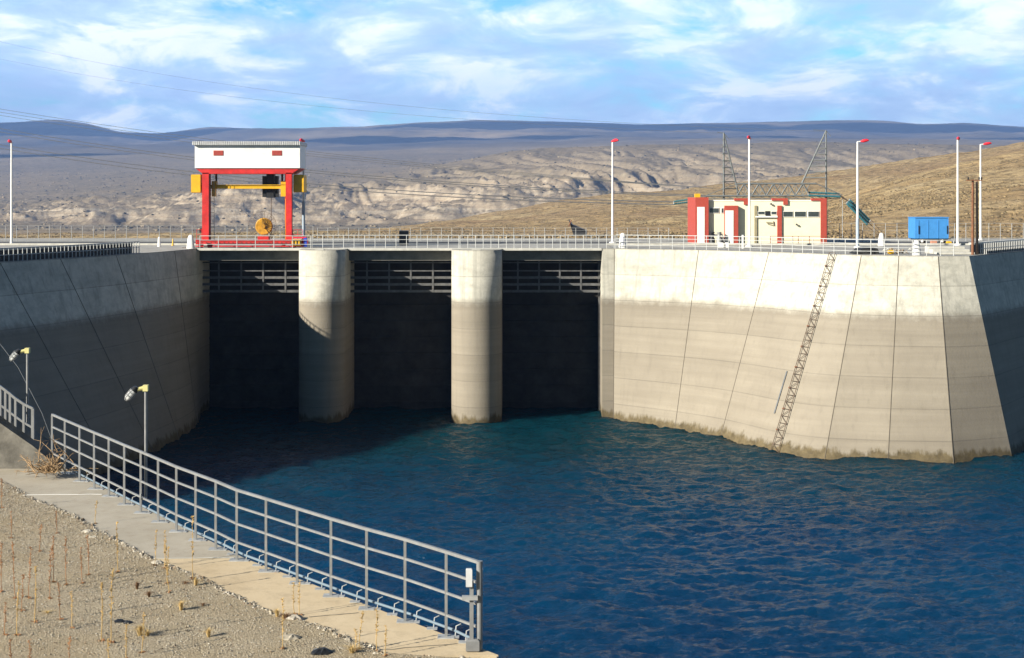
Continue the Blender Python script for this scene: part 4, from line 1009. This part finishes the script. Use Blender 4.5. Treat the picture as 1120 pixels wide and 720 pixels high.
# larger single stones
for i, (px, py, r_, mi, lb) in enumerate(((95.5, 583, .07, 1, 'pale angular stone at the edge of the walkway, furthest away'), (102, 589, .05, 1, 'small pale stone beside the furthest pale stone on the walkway edge'),
        (131, 681, .05, 2, 'small black stone in the gravel between the golden tuft and the stalks'), (140, 682.5, .045, 2, 'small black stone just right of the other black stone'),
        (317, 700, .09, 0, 'dark grey rock in the gravel near the bottom centre'), (352, 716, .10, 2, 'dark rock at the bottom edge of the photo'), (322, 678, .08, 1, 'pale broken stone at the walkway edge beside the brown clump'),
        (172, 617, .07, 1, 'flat pale stone lying on the walkway edge left of the tall twin stalks'))):
    p = G(px, py); mb = MB(); k = 12
    vs = []; rr = random.Random(i)
    for zi, zf in enumerate((0, .45, .8)):
        for a in range(k): th = 6.283*a/k; q_ = r_*(1.1, 1.0, .5)[zi]*rr.uniform(.75, 1.2); vs.append((p.x+q_*math.cos(th)*1.35, p.y+q_*math.sin(th), p.z+zf*r_*rr.uniform(.8, 1.15)))
    mb.add(vs, [(z*k+a, z*k+(a+1) % k, (z+1)*k+(a+1) % k, (z+1)*k+a) for z in range(2) for a in range(k)]+[tuple(range(2*k, 3*k))])
    mb.build('stone', [ms[1], ms[1], M['black']][mi] if mi else ms[0], label=lb, cat='stone')

# embankment below the walkway
emb = MB(); top = [right_edge[0], right_edge[1], e0, e1, e2, Vector((e2.x+.1, 4, ZP))]; bot = []
for i, p in enumerate(top):
    bot.append(Vector((p.x+6.2, p.y+(4.0 if i < 4 else 0.5), ZW-.6)))
tz = [Vector((p.x-.02, p.y-.02, ZP-.01)) for p in top]
emb.add([Vector(v) for v in tz]+bot, [(i, i+1, 6+i+1, 6+i) for i in range(5)]); emb.build('embankment', M['dam'], kind='structure')

# long foreground railing
fr = thing('railing', 'long galvanised four bar railing beside the walkway above the water', 'railing', PB[0])
H = 1.11
def pt(p, h): return Vector((p.x, p.y, p.z+h))
for i, p in enumerate(PB):
    ps = MB().bar(p, pt(p, H-.02), .037, .037).build('post', M['galv'], fr)
    if i: MB().box(p.x-.11, p.x+.11, p.y-.08, p.y+.08, ZP, ZP+.015).build('base_plate', M['galv_old'], ps)
endp = PE
ep = MB().tube([endp, pt(endp, H+.02)], .040, 12).build('end_post', M['galv'], fr)
MB().bar(endp+Vector((-.10, -.03, 0)), endp+Vector((-.10, -.03, H*.8)), .05).build('post', M['galv'], fr)
for k, hh in enumerate((H, H*.765, H*.52, H*.26)):
    mb = MB(); seq = PB+[endp]
    for a, b in zip(seq[:-1], seq[1:]):
        mb.bar(pt(a, hh), pt(b, hh), .040 if k == 0 else .029, .038 if k == 0 else .029)
    mb.build('rail', M['galv'], fr)
tpipe = MB(); dv = Vector((.10, .07, .07)); seq = PB[1:]+[endp+Vector((-.12, .05, -.0))]
tpipe.tube([p+dv for p in seq], .019, 8); tpipe.build('toe_pipe', M['pipeblue'], fr)
for i, (a, b) in enumerate(zip(seq[:-1], seq[1:])):
    for f_ in ((.12, .55) if i > 8 else (.12,)):
        c_ = a.lerp(b, f_)+Vector((.06, .05, 0))
        mb = MB().box(c_.x-.07, c_.x+.07, c_.y-.05, c_.y+.05, ZP, ZP+.012); mb.tube([c_+Vector((.02, .03, .01)), c_+Vector((.03, .05, .13)), c_+Vector((.09, .08, .15))], .009, 5)
        mb.build('pipe_clip', M['galv_old'], fr)
MB().box(endp.x-.17, endp.x-.09, endp.y-.10, endp.y-.03, ZP+.82, ZP+1.05, bev=.01).build('junction_box', M['roofwhite'], fr)
MB().box(endp.x-.22, endp.x-.02, endp.y-.10, endp.y-.04, ZP+.66, ZP+.71).build('latch', M['galv_old'], fr)
MB().box(endp.x-.17, endp.x+.0, endp.y-.09, endp.y+.03, ZP, ZP+.16, bev=.02).build('foot_block', M['galv'], fr)

# wedge of concrete and the short railing beyond
wd = MB(); Yw0 = 29.0
fpx = [(-70, 413), (-40, 434), (0, 463), (36, 488), (58, 506), (72, 519.5), (0, 515), (-70, 512)]
f0 = [P(a, b, Yw0-.0*i) for i, (a, b) in enumerate(fpx)]
f0[5].z = f0[6].z = f0[7].z = ZP-.05
f1 = [p+Vector((.2, .55, 0)) for p in f0]; n_ = len(f0)
wd.add(f0+f1, [tuple(range(n_)), tuple(range(n_, 2*n_))[::-1]]+[(i, (i+1) % n_, n_+(i+1) % n_, n_+i) for i in range(n_)])
wmat = mat('stained grey concrete', (.15, .14, .12), .9, var=.45, vscale=2.2, bump=.3)
wd.build('stair_wall', wmat, label='sloping grey concrete stair wall with black stains at the left edge', cat='wall')
sr = thing('railing', 'short steep railing on the sloping stair wall at the left edge', 'railing', P(20, 470, 29.2))
sp_px = [(-34, 400, 443), (-23, 407, 450), (-11.5, 415, 457), (0.5, 423, 465), (6, 427, 469), (11, 431, 473), (17, 436, 477), (26, 442, 484), (36, 447, 491)]
for i, (a, b, c_) in enumerate(sp_px):
    MB().bar(P(a, c_, 29.25), P(a, b, 29.25), .06 if i == 8 else .045).build('post', M['galv'], sr)
for k in (0, .48, .93):
    mb = MB()
    for (a, b) in zip(sp_px[:-1], sp_px[1:]): mb.bar(P(a[0], a[1]+(a[2]-a[1])*k, 29.25), P(b[0], b[1]+(b[2]-b[1])*k, 29.25), .05 if k == 0 else .04)
    mb.build('rail', M['galv'], sr)
# ledge pipe sloping on the wall beyond
MB().tube([P(-60, 322, 60), P(0, 376, 60), P(20, 402, 60), P(46, 452, 60), P(60, 490, 60), P(78, 530, 60)], .018, 6).build('sloping_pipe', M['gauge'], label='thin grey pipe sloping down in front of the shaded wall behind the left lamp', cat='pipe')

def walk_lamp(px, ytop, ybot, Y, label):
    s_ = F/Y; t_ = thing('walkway_lamp', label, 'lamp', P(px, ybot, Y), 'caged lamps on thin posts along the walkway')
    MB().tube([P(px, ybot, Y), P(px, ytop+6, Y)], .028, 8).build('pole', M['galv'], t_)
    c0 = P(px, ytop+4.5, Y)
    MB().obox(c0+Vector((0, 0, .0)), Vector((.045, 0, 0)), Vector((0, .05, 0)), Vector((0, 0, .055))).build('junction_box', M['lampyel'], t_)
    a = c0+Vector((-.04, 0, 0)); b = c0+Vector((-.17, -.03, -.03)); MB().tube([a, b], .036, 8).build('arm', M['lampyel'], t_)
    d_ = Vector((-.62, -.12, -.75)).normalized()
    h = b+Vector((-.01, 0, .02)); hd = MB().tube([h-d_*.04, h+d_*.02, h+d_*.05], [.04, .066, .072], 12).build('shade', M['black'], t_)
    gl = MB().tube([h+d_*.05, h+d_*.12, h+d_*.22, h+d_*.25], [.052, .058, .052, .02], 12).build('glass', glassy, t_)
    cg = MB(); x_ = d_.cross(Vector((0, 1, 0))).normalized(); y_ = d_.cross(x_)
    for k in range(6):
        th = math.pi*k/3; e = x_*math.cos(th)+y_*math.sin(th); cg.tube([h+d_*.05+e*.068, h+d_*.2+e*.066, h+d_*.27+e*.02], .006, 4)
    for q in (.1, .17): cg.tube([h+d_*q+(x_*math.cos(a_)+y_*math.sin(a_))*.068 for a_ in np.linspace(0, 6.283, 13)], .006, 4, cap=False)
    cg.build('cage', M['galv'], t_)
    return t_
glassy = mat('lamp glass', (.62, .64, .64), .15, var=.05, spec=.8)
walk_lamp(30, 379, 487, 29.6, 'caged lamp with yellow bracket on a thin post behind the short railing')
wl2 = walk_lamp(159.5, 420, 545, 25.0, 'caged lamp with yellow bracket on a thin post behind the long railing')
MB().tube([P(159.5, 544, 25), P(158, 546, 24.9), P(154, 546, 24.8), P(154, 540, 24.8)], .02, 6).build('bracket', M['galv_old'], wl2)

# ---------------------------------------------------------------- dry plants
stem_m = [mat('reddish dry stem', (.34, .17, .075), .9, var=.3, vscale=12), mat('yellow dry stem', (.50, .33, .12), .9, var=.3, vscale=12)]
def stalk_mesh(seed, h, mi):
    rr = random.Random(seed); mb = MB(); pts = []; x_ = y_ = 0
    n = 10
    for k in range(n+1): pts.append((x_, y_, h*k/n)); x_ += rr.gauss(0, .0035); y_ += rr.gauss(0, .0035)
    mb.tube(pts, [.0055-.0025*k/n for k in range(n+1)], 5, mi)
    for k in range(34):
        f_ = rr.uniform(.25, 1)**.8; p = Vector(pts[int(f_*n)]); p.z = h*f_; a = rr.uniform(0, 6.3); L = rr.uniform(.008, .03)
        mb.tube([p, p+Vector((math.cos(a)*L, math.sin(a)*L, L*.9))], [.004, .0065], 4, mi)
    for k in range(14):
        a = rr.uniform(0, 6.3); L = rr.uniform(.02, .07); c_, s_ = math.cos(a), math.sin(a)
        mb.add([(0, 0, .004), (c_*L*.6-s_*.01, s_*L*.6+c_*.01, .03), (c_*L, s_*L, .006), (c_*L*.6+s_*.01, s_*L*.6-c_*.01, .02)], [(0, 1, 2, 3)], 0)
    return mb
stalks = [(2, 525, 557), (1.5, 595, 648), (17, 594, 656), (18.5, 640, 698), (31, 600, 656), (38, 623, 684), (54, 598, 656), (58, 588, 639), (73, 589, 642), (97, 588, 631), (129, 573, 628),
 (111, 638, 703), (121, 627, 706), (79, 650, 690), (104, 548, 573), (169, 581, 620), (180, 582, 623), (185, 598, 650), (155, 673, 716), (138, 684, 722), (74, 696, 740), (31, 700, 745), (5, 662, 698),
 (322, 637, 672), (327, 637, 673), (309, 657, 712), (393, 671, 712), (412, 666, 712), (421, 686, 719), (211, 566, 635), (389, 690, 713), (62, 560, 585), (43, 575, 605), (12, 560, 590), (90, 600, 640), (24, 630, 670), (66, 640, 680), (183, 600, 640), (118, 700, 745), (12, 700, 742)]
grp = 'thin dry weed stalks standing in the gravel'
protos = {}
for i, (px, yt, yb_) in enumerate(stalks):
    g_ = G(px, yb_); g_.z = gz_at(g_.x, g_.y) if g_.x < np.interp(g_.y, eY, eX) else ZP
    h = (yb_-yt)/(F/g_.y); v = i % 6; mi = 1 if px > 100 or i in (3, 5, 13) else 0
    key = (v, mi); wx_ = np.interp(g_.y, eY, eX)-g_.x
    where = 'cut off by the bottom edge' if yb_ > 712 else 'standing at the edge of the walkway' if wx_ < .45 else 'at the far left edge' if px < 13 else 'far back in the gravel' if yb_ < 615 else 'in the front of the gravel' if yb_ > 675 else 'in the middle of the gravel'
    hw = 'tall' if h > .78 else 'knee high' if h > .5 else 'short'
    lb = f"{hw} thin {'reddish brown' if mi == 0 else 'straw yellow'} dry weed stalk {where}"
    if key not in protos:
        mb = stalk_mesh(v, .8, mi); o = mb.build('dry_stalk', stem_m, label=lb, cat='dry weed', group=grp); protos[key] = o
    else:
        o = protos[key].copy(); COL.objects.link(o); o['label'] = lb
    o.location = g_; o.rotation_euler = (random.gauss(0, .02), random.gauss(0, .03), random.uniform(0, 6.3)); o.scale = (1, 1, h/.8)
def tuft(px, py, w, h, m_, name, label, n=110, seed=0, droop=.5):
    g_ = G(px, py); g_.z = gz_at(g_.x, g_.y) if g_.x < np.interp(g_.y, eY, eX) else ZP
    rr = random.Random(seed); mb = MB()
    for k in range(n):
        a = rr.uniform(0, 6.3); L = rr.uniform(.4, 1)**.7; c_, s_ = math.cos(a), math.sin(a); r0 = rr.uniform(0, .22)*w; tilt = rr.uniform(0, 1)**1.3
        b0 = g_+Vector((c_*r0, s_*r0, -.005)); p1 = b0+Vector((c_*w*.35*tilt, s_*w*.35*tilt, h*L*.7)); p2 = b0+Vector((c_*w*1.8*tilt, s_*w*1.8*tilt, h*L*(1-droop*tilt*.6)))
        sd = Vector((-s_, c_, 0))*rr.uniform(.0012, .003)
        mb.add([b0-sd, b0+sd, p1+sd*.8, p1-sd*.8, p2], [(0, 1, 2, 3), (3, 2, 4)], 0)
    mb.build(name, m_, label=label, cat='dry plant')
gold = mat('golden dry grass', (.62, .43, .17), .9, var=.2, vscale=15); brn = mat('brown dry grass', (.22, .12, .055), .9, var=.35, vscale=15)
tuft(198, 669, .09, .17, gold, 'grass_tuft', 'golden grass tuft in the gravel below the walkway edge', 160, 1)
tuft(153, 697, .10, .17, gold, 'grass_tuft', 'widest golden grass tuft, beside the black stones', 200, 2); tuft(161, 697.5, .09, .10, gold, 'grass_tuft', 'low golden grass tuft at the right foot of the widest tuft', 110, 12)
tuft(228, 698, .08, .15, gold, 'grass_tuft', 'golden grass tuft nearest the bottom of the photo', 160, 3)
tuft(214, 642, .08, .14, gold, 'grass_tuft', 'straw tuft touching the walkway edge beside a tall stalk', 130, 4)
tuft(150, 646, .07, .13, brn, 'grass_tuft', 'dark brown dead tuft alone in the gravel', 190, 5, .8); tuft(163, 655, .07, .10, brn, 'grass_tuft', 'brown dead tuft below and right of the darkest tuft', 170, 6, .8)
tuft(222, 664, .06, .06, brn, 'grass_tuft', 'small low brown tuft right of the golden tuft below the walkway', 90, 7); tuft(303, 676, .08, .13, gold, 'grass_tuft', 'golden brown tuft at the walkway edge near twin thin stalks', 150, 8)
tuft(313, 678, .14, .09, brn, 'dead_weed', 'sprawling brown dead weed at the walkway edge near twin thin stalks', 190, 9, 1); tuft(385, 716, .12, .12, gold, 'grass_tuft', 'pale tuft at the bottom edge by the end of the walkway', 130, 10)
tuft(203, 640, .10, .05, brn, 'dead_weed', 'flat brown weed just left of the straw tuft on the walkway edge', 90, 13, 1); tuft(52, 673, .09, .04, gold, 'grass_tuft', 'flat yellow tuft among the reddish stalks at the left', 70, 14, 1)
# dead bush
db = thing('dead_bush', 'tangled bare dead bush between the stair wall and the long railing', 'bush', P(58, 516, 28.2))
rr = random.Random(9); base = P(56, 517, 28.0)
for k in range(54):
    a = rr.uniform(-1.0, math.pi+.6); L = rr.uniform(.25, .62) if k > 4 else rr.uniform(.7, .95); p = base+Vector((rr.gauss(0, .16), rr.gauss(0, .12), rr.uniform(0, .08))); pts = [p]
    dr = Vector((math.cos(a)*.9, rr.gauss(0, .4), abs(math.sin(a))*.55+.05)).normalized()
    if k <= 4: dr = Vector((-.45+rr.gauss(0, .1), .1, .8)).normalized()
    for j in range(6): p = p+dr*L/6; dr = (dr+Vector((rr.gauss(0, .22), rr.gauss(0, .22), rr.gauss(-.03, .2)))).normalized(); p.z = max(p.z, ZP+.02); pts.append(p.copy())
    mb = MB().tube(pts, [.014-.0018*j for j in range(7)], 5)
    for j in (2, 3, 4, 5):
        q_ = pts[j]; e = Vector((rr.gauss(0, 1), rr.gauss(0, 1), rr.gauss(.1, .7))).normalized()*rr.uniform(.08, .2); mb.tube([q_, q_+e*.5+Vector((0, 0, .01)), q_+e], [.006, .004, .003], 4)
    mb.build('branch', brm if k else (brm := mat('bleached dead wood', (.36, .24, .13), .9, var=.35, vscale=9)), db)

# ---------------------------------------------------------------- clouds high over the plain, outside the picture; their shadows fall on the far hills
cm = bpy.data.materials.new('cloud white'); cm.use_nodes = True; cm.node_tree.nodes['Principled BSDF'].inputs['Base Color'].default_value = (.8, .8, .8, 1); cm.node_tree.nodes['Principled BSDF'].inputs['Roughness'].default_value = 1
ch_ = 2500.0; cd = ch_/math.tan(R(EL))
for i, (tx, ty, ax_, ay_) in enumerate(((5200, 10300, 2600, 900), (1500, 10600, 1500, 620), (-2600, 10400, 1500, 800), (-2100, 5700, 900, 220), (400, 8000, 900, 170), (-3600, 8200, 800, 260), (2900, 7700, 1500, 260))):
    cx_, cy_ = tx+sx*cd, ty+sy*cd; nu, nv = 64, 14; V_ = []; 
    for j in range(nv+1):
        v_ = math.pi*j/nv
        for k in range(nu):
            u_ = 2*math.pi*k/nu; e = 1+.35*float(fbm(np.array([2.2*math.cos(u_)+i*7.]), np.array([2.2*math.sin(u_)]), 4)[0]); r_ = math.sin(v_)**.5*e
            V_.append((cx_+ax_*r_*math.cos(u_), cy_+ay_*r_*math.sin(u_), ch_+150*math.cos(v_)*(1+.4*e)))
    MB().add(V_, [(j*nu+k, j*nu+(k+1) % nu, (j+1)*nu+(k+1) % nu, (j+1)*nu+k) for j in range(nv) for k in range(nu)], 0, True).build('clouds', cm, kind='structure')
# ---------------------------------------------------------------- haze
hz = MB().box(-7000, 7000, -20, 12400, -60, 900).build('haze', [], kind='stuff')
hm = bpy.data.materials.new('haze'); hm.use_nodes = True; nt = hm.node_tree; nt.nodes.clear()
pv = N(nt, 'ShaderNodeVolumePrincipled'); pv.inputs['Color'].default_value = (.30, .50, 1.0, 1); pv.inputs['Density'].default_value = 0.000085; pv.inputs['Anisotropy'].default_value = 0.0
mo = N(nt, 'ShaderNodeOutputMaterial'); nt.links.new(pv.outputs[0], mo.inputs['Volume']); hz.data.materials.append(hm)
